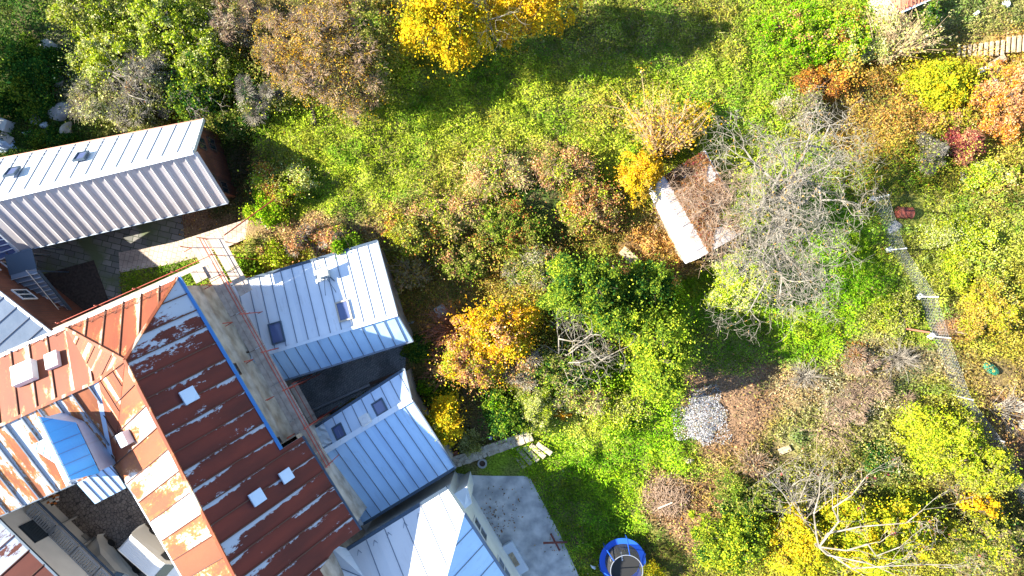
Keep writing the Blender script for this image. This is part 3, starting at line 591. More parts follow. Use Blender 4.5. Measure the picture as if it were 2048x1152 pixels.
# ---- big rusty-roofed house
ea, ri = 9.3, 12.2
A = P(250, 720, ri); A2 = P(560, 1329, ri); E1 = P(355, 555, ea); N0 = P(130, 655, ea)
plE = Plane(A, A2, E1); plW = Plane(A, A2, P(268, 990, ea)); plH = Plane(A, E1, N0); V = P(195, 762, 10.7); WR = P(-150, 919, 10.7); plN = Plane(V, WR, N0)
WE = plN.at(-150, 776); IC = plW.at(228, 932)
plS = Plane(V, WR, P(0, 1035, ea - .2))
T = thing('rusty_house', (A.x, A.y - 5, 0), 'large house under a rusty standing-seam roof with white flaking paint', 'house', 'houses around the yards'); RH = T
Ee = [plE.at(*q) for q in ((560, 900), (605, 872), (722, 1060), (668, 1100), (640, 1140), (760, 1329))]
mb = MB(); roof_face(mb, [A, E1, Ee[0], Ee[1], Ee[2], Ee[3], Ee[4], Ee[5], A2], (1, 2), 1.05, (.06, .08)); mb.build('roof_slope', [M['rustshade'], M['rustseam']], T)
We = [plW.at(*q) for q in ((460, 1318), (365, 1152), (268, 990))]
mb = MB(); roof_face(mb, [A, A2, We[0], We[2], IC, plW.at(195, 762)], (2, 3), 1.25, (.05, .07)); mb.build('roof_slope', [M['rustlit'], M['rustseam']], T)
mb = MB(); roof_face(mb, [E1, N0, A], (0, 1), 1.1, (.05, .07)); mb.build('roof_slope', [M['rustnorth'], M['rustseam']], T)
mb = MB(); roof_face(mb, [N0, WE, WR, V], (0, 1), 1.1, (.05, .07)); mb.build('roof_slope', [M['rustnorth'], M['rustseam']], T)
mb = MB(); roof_face(mb, [N0, V, A], (0, 1), 1.4, (.04, .05)); mb.build('roof_slope', [M['rustnorth'], M['rustseam']], T)
mb = MB(); roof_face(mb, [A + Z1 * .02, V + Z1 * .02, IC + Z1 * .02], (0, 1), 1.4, (.04, .05)); mb.build('roof_slope', [M['rustnorth'], M['rustseam']], T)
S1, S0 = plS.at(130, 975), plS.at(-150, 1096)
mb = MB(); roof_face(mb, [S0, S1, IC, V, WR], (0, 1), 1.0, (.06, .11)); mb.build('roof_slope', [M['rustsouth'], M['gutter']], T)
mb = MB()
for a, b_ in ((A, A2), (A, E1), (A, V), (V, WR), (A, N0)): mb.beam(a + Z1 * .05, b_ + Z1 * .05, .16, .10)
mb.build('ridge_cap', M['rustnorth'], T)
mb = MB(); mb.beam(V + Z1 * .03, IC + Z1 * .03, .35, .05); mb.build('valley_gutter', M['zinc'], T)
gutter(T, [E1 + Vector((.08, .04, 0)), Ee[0] + Vector((.08, .04, 0))], .085, M['gutter_blue'], up=-.02)
gutter(T, [Ee[1], Ee[2]], .07, M['frame'], up=-.02); gutter(T, [E1, N0, WE], .10, M['pale_trim'], up=-.04); gutter(T, [S0, S1, IC, We[2]], .07, M['frame'], up=-.06)
gutter(T, [We[2], We[0]], .06, M['pale_trim'], up=-.04)
WLOOP = shrink([E1, Ee[0], Ee[1], Ee[2], Ee[3], Ee[4], Ee[5], A2 - Z1 * .1, We[0], We[2], IC, S1, S0, WE, N0], 0, -.2)
cc = P(300, 900, ea)
def inset(p, d):
    h = Vector((cc.x - p.x, cc.y - p.y, 0)); return p + h.normalized() * d
WLOOP = [inset(p, .45) if i not in (10, 11, 12) else p + Vector((.1, .35, 0)) for i, p in enumerate(WLOOP)]
walls(T, WLOOP, M['plaster'])
# hatches: flat sheet covers and two raised white boxes
for px, py, s in ((377, 792, .78), (513, 995, .74), (571, 952, .68)):
    mb = MB(); on_plane_box(mb, plE, px, py, s, s, .16, Ee[0] - E1, .06); mb.build('roof_hatch', M['zinc'], T)
for pl, px, py, w, l, h, m_ in ((plN, 56, 748, 1.25, 1.15, .45, 'white'), (plN, 110, 722, .75, .9, .3, 'white'), (plW, 257, 874, .75, .85, .4, 'white')):
    mb = MB(); on_plane_box(mb, pl, px, py, w, l, h, (N0 - WE) if pl is plN else (A2 - A), .02); mb.build('roof_hatch', M[m_], T, bevel=.02)
mb = MB(); r_ = random.Random(4)                                      # snow hooks near the north eave
for i in range(16):
    t_ = (i + .5) / 16; a = WE.lerp(E1, 0.15 + .83 * t_); pl = plN if a.x < N0.x else plH
    for d in (.35,):
        c = a + (Vector((A.x, A.y, 0)) - Vector((a.x, a.y, 0))).normalized() * .55; c.z = pl.z(c.x, c.y) + .03
        uu = hdir(WE, E1); mb.beam(c, c + uu * .28 + Vector((0, .26, .12)), .025, .025); mb.beam(c, c - uu * .28 + Vector((0, .26, .12)), .025, .025); mb.beam(c + uu * .28 + Vector((0, .26, .12)), c - uu * .28 + Vector((0, .26, .12)), .025, .025)
mb.build('snow_hook', M['rustseam'], T)
# windows and wall features under the east eave
ew0, ew1 = WLOOP[0], WLOOP[1]; ue = hdir(ew0, ew1); ne = Vector((-ue.y, ue.x, 0)); ne = ne if ne.x > 0 else -ne
for d, z_ in ((5.6, 7.9), (10.6, 7.6)): c = ew0 + ue * d; window(T, Vector((c.x, c.y, z_)) + ne * .03, ue, ne, .7, .8, fm='darkwood')
mb = MB(); pv = None
for k in range(9):
    c = ew0 + ue * (1.2 + k * 1.2) + ne * (.08 + .05 * math.sin(k * 2.)); c.z = 8.4 + .3 * math.sin(k * 1.7)
    if pv: mb.tube(pv, c, .025, n=6)
    pv = c
mb.build('cable', M['black'], T)
# blue dormer, child of the house
D0, D1 = P(77, 833, 12.3), P(139, 960, 12.3); De0, De1 = P(152, 845, 10.9), P(200, 946, 10.9); Dw0, Dw1 = P(84, 872, 11.2), P(133, 974, 11.2)
mb = MB(); roof_face(mb, [De0, De1, D1, D0], (0, 1), .62, (.03, .04), .06); dm = mb.build('dormer', [M['cobalt'], M['gutter_blue']], T)
mb = MB(); roof_face(mb, [Dw0, Dw1, D1, D0], (0, 1), .62, (.03, .04), .06); mb.build('dormer_slope', [M['white'], M['seam']], dm)  # white stands in for sunlight on the west side of the blue dormer
mb = MB(); wz = 8.6
wloop = [De0 - Z1 * .1, De1 - Z1 * .1, D1 - Z1 * .12, Dw1 - Z1 * .1, Dw0 - Z1 * .1, D0 - Z1 * .12]; wloop = shrink(wloop, .12, -.02)
for i in range(6):
    a, b_ = wloop[i], wloop[(i + 1) % 6]; mb.poly([(a.x, a.y, wz), (b_.x, b_.y, wz), b_, a])
mb.build('dormer_wall', M['zinc'], dm)
Ap = [P(154, 968, 9.75), P(222, 930, 9.75), P(252, 976, 9.1), P(190, 1008, 9.1)]
mb = MB(); roof_face(mb, [Ap[3], Ap[2], Ap[1], Ap[0]], (0, 1), .42, (.04, .06), .05); mb.build('dormer_apron', [M['blue'], M['seam']], dm)
Lp = [P(58, 893, 10.2), P(104, 870, 10.9), P(122, 934, 10.6)]
mb = MB(); roof_face(mb, Lp, (0, 2), .5, (.03, .04), .05); mb.build('dormer_cheek', [M['blue'], M['seam']], dm)

# ---- scaffolding on the east wall
T = thing('scaffolding', (ew0.x + 1, ew0.y - 3, 0), 'red tube scaffolding with weathered plank decks along the stained plaster wall', 'scaffold')
L_ = (ew1 - ew0).length
def deck(d0, d1, o0, o1, z, n=3, m='plank'):
    mb = MB(); w = (o1 - o0) / n
    for k in range(n):
        d = d0
        while d < d1 - .2:
            e = min(d + 2.4, d1); a = ew0 + ue * (d + .02) + ne * (o0 + (k + .5) * w); b_ = ew0 + ue * (e - .02) + ne * (o0 + (k + .5) * w); a.z = b_.z = z + .012 * ((k * 7 + int(d * 3)) % 3)
            mb.beam(a, b_, w * .93, .05); d = e
    mb.build('plank_deck', M[m], T)
deck(-2.2, 13.2, .75, 1.75, 6.6); deck(-2.3, 1.8, 1.85, 2.7, 6.55, 2); 
pd0 = P(552, 786, 3.5); pd_d = (pd0 - ew0).dot(ue); pd_o = (pd0 - ew0).dot(ne); deck(pd_d, pd_d + 2.9, pd_o, pd_o + .75, 3.5, 3); deck(pd_d, pd_d + 2.9, pd_o + .95, pd_o + 1.5, 3.5, 2); deck(-.9, -.1, .0, .8, 6.7, 2)
nd = hdir(E1, N0)
mb = MB()                                                             # deck round the north corner
for k in range(1):
    a = E1 - nd * 1.9; b_ = a + nd * 9.8; off = Vector((-nd.y, nd.x, 0)); off = off if off.y > 0 else -off
    a = a + off * (.22 + .3 * k); b_ = b_ + off * (.22 + .3 * k); a.z = b_.z = 8.7; mb.beam(a, b_, .28, .05)
mb.build('plank_deck', M['plank'], T)
mb = MB()
for d in np.arange(-2.2, 13.4, 2.55):
    for o_ in (.7, 1.8):
        a = ew0 + ue * float(d) + ne * o_; a.z = 0; b_ = a.copy(); b_.z = 7.9; mb.tube(a, b_, .03, n=6)
    a = ew0 + ue * float(d) + ne * .2; b_ = ew0 + ue * float(d) + ne * 1.9
    for z_ in (6.5, 4.4): a.z = b_.z = z_; mb.tube(a, b_, .03, n=6)
for z_ in (7.1, 7.6):
    a = ew0 - ue * 2.2 + ne * 1.8; b_ = ew0 + ue * 13.2 + ne * 1.8; a.z = b_.z = z_; mb.tube(a, b_, .025, n=6)
a = ew0 - ue * 1.9 + ne * 2.8; b_ = a + Vector((2.2, 3.2, 0)); a.z = 6.5; b_.z = 2.2; mb.tube(a, b_, .04, n=6)
for z_ in (8.2,):
    a = E1 - nd * 1.9 + off * .62; b_ = a + nd * 9.8; a.z = b_.z = z_; mb.tube(a, b_, .025, n=6)
for k in range(5):
    a = E1 - nd * 1.9 + off * .62 + nd * 2.4 * k; b_ = a.copy(); a.z = 0; b_.z = 8.6; mb.tube(a, b_, .03, n=6)
a = ew0 + ue * 9.6 + ne * 2.0; 
for o_ in (pd_o, pd_o + 1.5):
    for d in (pd_d, pd_d + 2.85):
        a = ew0 + ue * d + ne * o_; b_ = a.copy(); a.z = 0; b_.z = 4.4; mb.tube(a, b_, .03, n=6)
    a = ew0 + ue * pd_d + ne * o_; b_ = ew0 + ue * (pd_d + 2.85) + ne * o_; a.z = b_.z = 4.3; mb.tube(a, b_, .025, n=6)
mb.build('tube_frame', M['redtube'], T)

# ---- upper blue-roofed house
D_e0, D_e1 = P(452, 572, 4.0), P(755, 482, 4.0); D_r0, D_r1 = P(503, 717, 4.9), P(795, 629, 4.9); D_l0, D_l1 = P(536, 770, 3.3), P(826, 681, 3.3)
T = thing('middle_house', (P(640, 640, 0).x, P(640, 640, 0).y, 0), 'house with a broad pale blue metal roof, two skylights and a vent, against the scaffolding', 'house', 'houses around the yards')
plD = Plane(D_e0, D_e1, D_r1)
mb = MB(); roof_face(mb, [D_e0, D_e1, D_r1, D_r0], (0, 1), .72, (.035, .06)); mb.build('roof_slope', [M['zincw'], M['seam']], T)
mb = MB(); roof_face(mb, [D_l0, D_l1, D_r1, D_r0], (0, 1), .72, (.035, .06)); mb.build('roof_slope', [M['blue'], M['seam']], T)  # shaded slope: bluer sheet than the lit one, shade painted in
mb = MB(); mb.beam(D_r0 + Z1 * .04, D_r1 + Z1 * .04, .2, .06); mb.build('ridge_cap', M['zincw'], T)
gutter(T, [D_e0, D_e1], .09, M['frame'], up=-.03); gutter(T, [D_l0, D_l1], .09, M['gutter'], up=-.05)
for a, b_ in ((D_e1, D_r1), (D_l1, D_r1)): mb = MB(); mb.beam(a - Z1 * .04, b_ - Z1 * .04, .07, .2); mb.build('verge_trim', M['gutter'], T)
walls(T, shrink([D_e0, D_e1, D_r1, D_l1, D_l0, D_r0], .4), M['plaster'])
ud = D_e1 - D_e0
skylight(T, plD, 554, 666, .86, 1.35, ud); skylight(T, plD, 688, 622, .86, 1.3, ud, 'glass', 'framewood')
mb = MB(); c, u, v, R = on_plane_box(mb, plD, 652, 549, .55, .5, .75, ud); mb.box(c + plD.n * .8, (.7, .62, .07), R); mb.box(c + u * -.4 + plD.n * .03, (.5, .7, .03), R); mb.build('vent', M['vent'], T)
mb = MB()
for s in (-1, 1): mb.tube(c + plD.n * .5, c + v * (-1.3) + u * s * .35, .015, n=5)
mb.tube(c + v * -.2 + u * .2 + plD.n * .02, c + v * .5 + u * .45 - v * 1.1 + plD.n * .1, .03, n=6); mb.build('vent_stay', M['frame'], T)
mb = MB(); a = plD.at(498, 585) ; mb.beam(plD.at(430, 645) + Z1 * .3, plD.at(474, 618) + Z1 * .25, .10, .12); mb.beam(plD.at(455, 715) + Z1 * .3, plD.at(512, 700) + Z1 * .2, .12, .15); mb.build('flashing', M['darkwood'], T)

# ---- lower blue-roofed house
q_e0, q_e1 = P(607, 869, 4.0), P(809, 738, 4.0); q_r0, q_r1 = P(635, 912, 4.8), P(823, 798, 4.8); q_l0, q_l1 = P(725, 1049, 3.6), P(911, 935, 3.6)
T = thing('lower_house', (P(760, 900, 0).x, P(760, 900, 0).y, 0), 'smaller house with a blue metal roof, two skylights and a white roof fan', 'house', 'houses around the yards')
plQ = Plane(q_e0, q_e1, q_r1); plQ2 = Plane(q_r0, q_r1, q_l1)
mb = MB(); roof_face(mb, [q_e0, q_e1, q_r1, q_r0], (0, 1), .72, (.035, .06)); mb.build('roof_slope', [M['zinc'], M['seam']], T)
qm = P(848, 842, 5.08)
mb = MB(); roof_face(mb, [q_l0, q_l1, plQ2.at(852, 842), q_r1, q_r0], (0, 1), .72, (.035, .06)); mb.build('roof_slope', [M['blue'], M['seam']], T)
mb = MB(); mb.beam(q_r0 + Z1 * .04, q_r1 + Z1 * .04, .34, .06); mb.build('ridge_cap', M['zincw'], T)
gutter(T, [q_e0, q_e1], .09, M['frame'], up=-.03); gutter(T, [q_l0, q_l1], .09, M['frame'], up=-.05)
mb = MB()
for a, b_ in ((q_e1, q_r1), (q_r1, plQ2.at(852, 842)), (plQ2.at(852, 842), q_l1)): mb.beam(a - Z1 * .02, b_ - Z1 * .02, .09, .2)
mb.build('verge_trim', M['gutter'], T)
walls(T, shrink([q_e0, q_e1, q_r1, q_l1, q_l0, q_r0], .4), M['plaster'])
ud = q_e1 - q_e0
skylight(T, plQ, 679, 864, .7, .95, ud); skylight(T, plQ, 760, 815, .8, .95, ud)
mb = MB(); c, u, v, R = on_plane_box(mb, plQ, 734, 841, .62, .62, .4, ud)
for k in range(12):
    t0 = 2 * PI * k / 12; t1 = 2 * PI * (k + 1) / 12; f_ = lambda t, r: c + u * math.cos(t) * r + v * math.sin(t) * r + plQ.n * .44
    mb.prism([f_(t0, .15), f_(t0, .26), f_(t1, .26), f_(t1, .15)], plQ.n * -.05)
mb.build('roof_fan', M['white'], T)
mb = MB()
for k in range(7):                                                    # crumpled flashing film against the rusty house
    a = q_r0.lerp(q_l0, k / 7) ; b_ = q_r0.lerp(q_l0, (k + 1) / 7); mb.beam(a + Vector((-.05, 0, .14 + .05 * (k % 2))), b_ + Vector((-.05, 0, .14 + .05 * ((k + 1) % 2))), .35 + .1 * (k % 3), .05)
mb.build('flashing', M['zincw'], T)
mb = MB(); r_ = random.Random(9)
sp = plQ.at(622, 875); g_ = [[None] * 7 for _ in range(7)]
for i in range(7):
    for j in range(7):
        p = plQ.at(612 + i * 6 + j * 3.0, 868 - i * 3.6 + j * 6); g_[i][j] = p + Z1 * (.10 + r_.random() * .14)
for i in range(6):
    for j in range(6): mb.poly([g_[i][j], g_[i + 1][j], g_[i + 1][j + 1], g_[i][j + 1]])
o = mb.build('plastic_sheet', M['sack'], None, loc=sp); sm = o.modifiers.new('s', 'SOLIDIFY'); sm.thickness = .02
tag(o, 'crumpled translucent plastic sheet lying on the left end of the lower blue roof', 'plastic sheet')

# ---- bottom white-roofed house
f0, f1 = P(695, 1098, 5.8), P(894, 976, 5.8); plF = Plane(f0, f1, P(892, 1152, 8.0)); f2 = plF.at(927, 1026); f3 = plF.at(869, 1235); f4 = plF.at(780, 1240)
T = thing('white_house', (P(880, 1100, 0).x, P(880, 1100, 0).y, 0), 'white walled house with a bright white sheet roof beside the concrete yard', 'house', 'houses around the yards')
mb = MB(); roof_face(mb, [f0, f1, f2, f3, f4], (0, 1), 1.3, (.035, .05)); mb.build('roof_slope', [M['whiteroof'], M['seam']], T)
plF2 = Plane(f2, f3, P(1011, 1152, 5.6)); g1, g2 = plF2.at(1011, 1152), plF2.at(1066, 1238)
mb = MB(); roof_face(mb, [f2, g1, g2, f3], (1, 2), 1.3, (.035, .05)); mb.build('roof_slope', [M['blue'], M['seam']], T)  # white roof's shaded face, its blue shade painted as sheet colour
l0, l1, l2 = P(663, 1089, 6.3), P(695, 1098, 5.8), P(615, 1240, 6.4)
mb = MB(); roof_face(mb, [l0, f0 - Z1 * .02, f4 - Z1 * .02, l2], (0, 3), 1.1, (.035, .05)); mb.build('roof_slope', [M['zincw'], M['seam']], T)
mb = MB(); mb.beam(f2 + Z1 * .04, f3 + Z1 * .04, .14, .06); mb.build('ridge_cap', M['whiteroof'], T)
gutter(T, [f0, f1], .11, M['frame'], up=-.03); gutter(T, [f2, g1, g2], .11, M['gutter'], up=-.05)
wl = [f0, f1, f2, g1, g2, f3, f4]; walls(T, shrink(wl, .45), M['whitewall'])
wl = shrink(wl, .45); u = hdir(wl[2], wl[3]); nn = Vector((-u.y, u.x, 0)); nn = nn if nn.x > 0 else -nn
c = wl[2] + u * 1.9; window(T, Vector((c.x, c.y, 3.6)) + nn * .03, u, nn, 1.5, 1.3); c = wl[2] + u * 4.9; window(T, Vector((c.x, c.y, 3.6)) + nn * .03, u, nn, 1.5, 1.3)
mb = MB(); r_ = random.Random(3)
for t_, d in ((.12, .5), (.28, .5), (.42, .55), (.58, .55), (.72, .5), (.88, .5)):
    c = f0.lerp(f1, t_) + (f3 - f1).normalized() * d * .9; c.z = plF.z(c.x, c.y) + .05; u_ = hdir(f0, f1)
    mb.beam(c, c + u_ * .22 + Vector((.1, -.3, .1)), .025, .025); mb.beam(c, c - u_ * .15 + Vector((.1, -.3, .1)), .025, .025)
mb.build('snow_hook', M['gutter'], T)
e0, e1_, e2, e3 = P(905, 990, 4.2), P(934, 973, 4.2), P(944, 1006, 4.0), P(928, 1020, 4.3)
mb = MB(); mb.prism([e0, e1_, e2, e3], (0, 0, -.1)); pr = mb.build('porch_roof', M['zincw'], T); walls(pr, shrink([e0, e1_, e2, e3], .12, -.1), M['whitewall'], -.1, 'porch_wall')
st = P(1028, 1120, .5)
T2 = thing('stone_step', (st.x, st.y, 0), 'pale flat slab with a brown doormat at the foot of the white house wall', 'step')
Ru = Matrix((u, nn, Z1)).transposed(); mb = MB(); mb.box((st.x, st.y, .22), (2.3, 1.0, .4), Ru); mb.build('slab', M['pale_trim'], T2, bevel=.03)
mb = MB(); mb.box((st.x, st.y, .44), (1.0, .35, .03), Ru); mb.build('mat', M['oldwood'], T2)

# ---- lower-left building: rusty and white roof, pale wall
h0, h1 = P(-60, 983, 4.7), P(178, 1215, 4.7); h2, h3 = P(60, 1340, 6.1), P(-200, 1080, 6.1)
T = thing('corner_building', (-37, -22, 0), 'building with a rust and white patched roof in the bottom left corner', 'house', 'houses around the yards')
mb = MB(); roof_face(mb, [h0, h1, h2, h3], (0, 1), 1.3, (.05, .07)); 
rc = rust_roof('rust_corner', (.12, .03, .02), (.08, .02, .015), (.36, .42, .54), .60, .45, .7, .25, 1.3, .0, .015, .3)
mb.build('roof', [rc, M['rustseam']], T); gutter(T, [h0, h1], .08, M['frame'], up=-.03)
walls(T, shrink([h0, h1, h2, h3], .35), M['whitewall'])
wl = shrink([h0, h1, h2, h3], .35); u = hdir(wl[0], wl[1]); nn = Vector((-u.y, u.x, 0)); nn = nn if nn.x > 0 else -nn
mb = MB(); c = wl[0] + u * 3.9; mb.box(Vector((c.x, c.y, 2.9)) + nn * .02, (1.5, .08, 1.9), Matrix((u, nn, Z1)).transposed()); mb.build('door', M['glassdark'], T)
# slatted gallery roof along the court
s0, s1 = P(60, 1016, 2.5), P(236, 1187, 2.5)
T4 = thing('slatted_gallery', (s0.x, s0.y, 0), 'grey slatted gallery roof in three panels running beside the cobbled court', 'gallery'); us = hdir(s0, s1); ns = Vector((-us.y, us.x, 0)); ns = ns if ns.x > 0 else -ns
Ls = (s1 - s0).length; npan = 4
for k in range(npan):
    mb = MB(); a = s0 + us * (Ls / npan * k + .05); b_ = s0 + us * (Ls / npan * (k + 1) - .05)
    for o_ in (-.42, .42): mb.beam(a + ns * o_, b_ + ns * o_, .16, .1)
    for p in (a, b_): mb.beam(p - ns * .34, p + ns * .34, .16, .098)
    n2 = 11
    for j in range(n2):
        c = a.lerp(b_, (j + .5) / n2); mb.box(c, (Ls / npan / n2 * .62, .68, .08), Matrix((us, ns, Z1)).transposed())
    mb.build('slat_panel', M['concrete'], T4)
mb = MB()
for k in range(int(Ls / .22)):
    c = s0 + us * (k * .22) - ns * .78 - Z1 * .3; mb.box(c, (.16, .5, .06), Matrix((us, ns, Z1)).transposed())
mb.beam(s0 + ns * .62 - Z1 * .05, s1 + ns * .62 - Z1 * .05, .14, .06); mb.build('slat_panel', M['frame'], T4)
mb = MB()
for k in range(5): c = s0.lerp(s1, k / 4); mb.box((c.x, c.y, 1.2), (.14, .14, 2.4))
mb.build('post', M['concrete'], T4)

# ---- shed under the bare tree
s = [P(1290, 371, 2.0), P(1313, 361, 3.3), P(1401, 515, 3.3), P(1370, 528, 2.0)]; r4 = [P(1313, 361, 3.3), P(1410, 300, 2.9), P(1500, 458, 2.9), P(1401, 515, 3.3)]
T = thing('shed', (P(1400, 420, 0).x, P(1400, 420, 0).y, 0), 'shed with a bright white roof strip and a leaf-strewn grey roof under the bare tree', 'shed')
mb = MB(); roof_face(mb, s, (0, 3), 2.2, (.03, .03), .08); mb.build('roof_strip', [M['whiteroof'], M['seam']], T)
mb = MB(); roof_face(mb, [p - Z1 * .003 for p in r4], (1, 2), .9, (.03, .04), .08); mb.build('roof_slope', [M['greyrib'], M['seam']], T)
walls(T, shrink([s[0], r4[1], r4[2], s[3]], .25), M['oldwood'])
r = np.random.RandomState(5); n = 9000; a, b_ = r.rand(n) ** .9, r.rand(n); Q = np.array([list(p) for p in r4])
Pp = Q[0] * ((1 - a) * (1 - b_))[:, None] + Q[1] * (a * (1 - b_))[:, None] + Q[2] * (a * b_)[:, None] + Q[3] * ((1 - a) * b_)[:, None]; Pp[:, 2] += .03 + r.rand(n) * .06
kp = (a > .16) & (b_ < .9 + .1 * np.sin(a * 9)) & (a < .97); kp &= (vnoise(Pp[:, 0], Pp[:, 1], .8) > .12)
tag(quads_mesh('leaf_litter', leaves(Pp[kp], .16, r, 1.5), pick([('brown', 5), ('rust', 3), ('maroon', 1)], int(kp.sum()), r) * .8, COVER), 'brown leaf litter lying on the shed roof', 'leaf litter', kind='stuff')

# ---- tiled hut, top right
t0, t1, t2, t3 = P(1760, -22, 3.2), P(1802, 25, 3.2), P(1862, -2, 3.2), P(1830, -50, 4.4)
T = thing('tiled_hut', (P(1815, -10, 0).x, P(1815, -10, 0).y, 0), 'small hut with a pink clay tile roof cut by the top edge', 'hut')
mb = MB(); roof_face(mb, [t1, t2, t3, t0], (0, 1), .25, (.09, .05), .1, seam_mi=0); mb.build('roof', [M['tile']], T); walls(T, shrink([t0, t1, t2, t3], .2), M['cream']); gutter(T, [t1, t2], .06, M['zinc'])

# ---- outside stair between the left houses
a0, a1 = P(45, 545, 3.1), P(142, 700, .3); us = hdir(a0, a1); ns = Vector((-us.y, us.x, 0)); ns = ns if ns.x > 0 else -ns
T = thing('outside_stair', (a1.x, a1.y, 0), 'open metal stair with bright tread nosings beside the terracotta wall', 'stair'); R = Matrix((us, ns, Z1)).transposed()
a0 = P(48, 548, 3.3); a1 = P(152, 672, .25); ntr = 17; W_ = 1.7
tread, nos = MB(), MB()
for k in range(ntr):
    c = a0.lerp(a1, k / (ntr - 1)); tread.box(c, (.34, W_, .05), R); nos.box(c + us * .17 + Z1 * .03, (.05, W_ + .1, .05), R)
tread.build('tread', M['gutter'], T); nos.build('tread_nosing', M['steel'], T)
mb = MB()
for s_ in (-1, 1): mb.beam(a0 + ns * s_ * (W_ / 2 + .04) - Z1 * .08, a1 + ns * s_ * (W_ / 2 + .04) - Z1 * .08, .06, .24)
mb.build('stringer', M['frame'], T)
mb = MB(); s_ = 1
mb.tube(a0 + ns * W_ / 2 + Z1 * 1.0, a1 + ns * W_ / 2 + Z1 * 1.0, .03)
for k in range(0, ntr): c = a0.lerp(a1, k / (ntr - 1)) + ns * W_ / 2; mb.tube(c, c + Z1, .015, n=5)
mb.build('handrail', M['steel'], T)
mb = MB(); l = a0 - us * .8; mb.box(l, (1.3, W_ + .1, .08), R); mb.build('landing', M['frame'], T)
mb = MB()
for s_ in (-1, 1):
    for c in (l + us * .8 + ns * s_ * .8, l - us * .8 + ns * s_ * .8): mb.tube((c.x, c.y, 0), c, .05, n=6)
mb.build('post', M['frame'], T)
c0 = P(10, 492, 3.4)
T = thing('glass_canopy', (c0.x, c0.y, 0), 'dark glass canopy with a slim metal frame at the end of the long house', 'canopy'); mb = MB(); cp = [P(-20, 470, 3.6), P(2, 470, 3.6), P(36, 505, 3.1), P(0, 520, 3.1)]; mb.prism(cp, (0, 0, -.04)); g = mb.build('pane', M['glass'], T)
mb = MB()
for i in range(4): mb.beam(cp[i] + Z1 * .03, cp[(i + 1) % 4] + Z1 * .03, .08, .08)
for t_ in (.25, .5, .75): mb.beam(cp[0].lerp(cp[3], t_) + Z1 * .05, cp[1].lerp(cp[2], t_) + Z1 * .05, .06, .05)
mb.build('frame', M['steel'], T); mb = MB()
for c in cp: mb.tube((c.x, c.y, 0), c, .04, n=6)
mb.build('post', M['steel'], T)

# ================================================================== OBJECTS
def frame_of(p, a, z=0.): u = Vector((math.cos(a), math.sin(a), 0)); v = Vector((-u.y, u.x, 0)); return Vector((p[0], p[1], z)), u, v
# ---- van: nose towards the lower right
vc = P(270, 1103, 1.9); va = math.atan2(-(1152 - 1060), 105 * 1.0); 
T = thing('van', (vc.x + 1.15 * math.cos(va), vc.y + 1.15 * math.sin(va), 0), 'white panel van with a ribbed roof parked on the cobbled court', 'van')
o, u, v = frame_of(BASE[T.name], va)
def vp(x, y, z): return o + u * x + v * y + Z1 * z
prof = [(-2.15, .35), (-2.2, 1.0), (-2.12, 1.78), (-2.0, 1.9), (.55, 1.9), (.85, 1.84), (1.45, 1.22), (2.1, 1.02), (2.25, .85), (2.28, .4)]
mb = MB()
def sec(x, z): k = max(0., (z - .95)) / .95; return .88 - .20 * k ** 1.3 - (.08 if x > 2 else 0)
sideL = [vp(x, sec(x, z), z) for x, z in prof]; sideR = [vp(x, -sec(x, z), z) for x, z in prof]
mb.poly(sideL[::-1]); mb.poly(sideR)
for i in range(len(prof) - 1): mb.poly([sideR[i], sideL[i], sideL[i + 1], sideR[i + 1]][::-1])
mb.poly([sideR[0], sideR[-1], sideL[-1], sideL[0]])
body = mb.build('body', M['vanwhite'], T, bevel=.05)
mb = MB()
for k in range(8): y = -.52 + k * .15; mb.beam(vp(-1.85, y, 1.905), vp(.4, y, 1.905), .06, .03)
mb.build('roof_rib', M['vanwhite'], body)
mb = MB(); a = [vp(.9, -.60, 1.815), vp(.9, .60, 1.815), vp(1.42, .72, 1.27), vp(1.42, -.72, 1.27)]; nrm = (a[1] - a[0]).cross(a[3] - a[0]).normalized(); nrm = nrm if nrm.z > 0 else -nrm
mb.prism([p + nrm * .012 for p in a], nrm * .012); mb.build('windscreen', M['glassdark'], T)
for s_ in (-1, 1):
    mb = MB(); q = [(.25, 1.12), (.25, 1.62), (.75, 1.62), (1.25, 1.16)]; pts = [vp(x, s_ * (sec(x, z) + .012), z) for x, z in q]; mb.prism(pts, v * s_ * .012); mb.build('side_window', M['glassdark'], T)
    mb = MB(); mb.box(vp(1.05, s_ * 1.0, 1.2), (.12, .2, .22), Matrix((u, v, Z1)).transposed()); mb.build('mirror', M['black'], T, bevel=.03)
    mb = MB(); mb.box(vp(2.2, s_ * .6, .75), (.12, .3, .18), Matrix((u, v, Z1)).transposed()); mb.build('headlight', M['glass'], T, bevel=.03)
    for x in (-1.35, 1.45):
        mb = MB(); c = vp(x, s_ * .86, .32); mb.tube(c - v * s_ * .12, c + v * s_ * .06, .33, n=20); wh = mb.build('wheel', M['black'], T)
        mb = MB(); mb.tube(c + v * s_ * .05, c + v * s_ * .075, .19, n=16); mb.build('rim', M['steel'], wh)
mb = MB(); mb.box(vp(-2.22, 0, .45), (.14, 1.6, .22), Matrix((u, v, Z1)).transposed()); mb.box(vp(2.28, 0, .42), (.14, 1.6, .22), Matrix((u, v, Z1)).transposed()); mb.build('bumper', M['gutter'], T, bevel=.03)
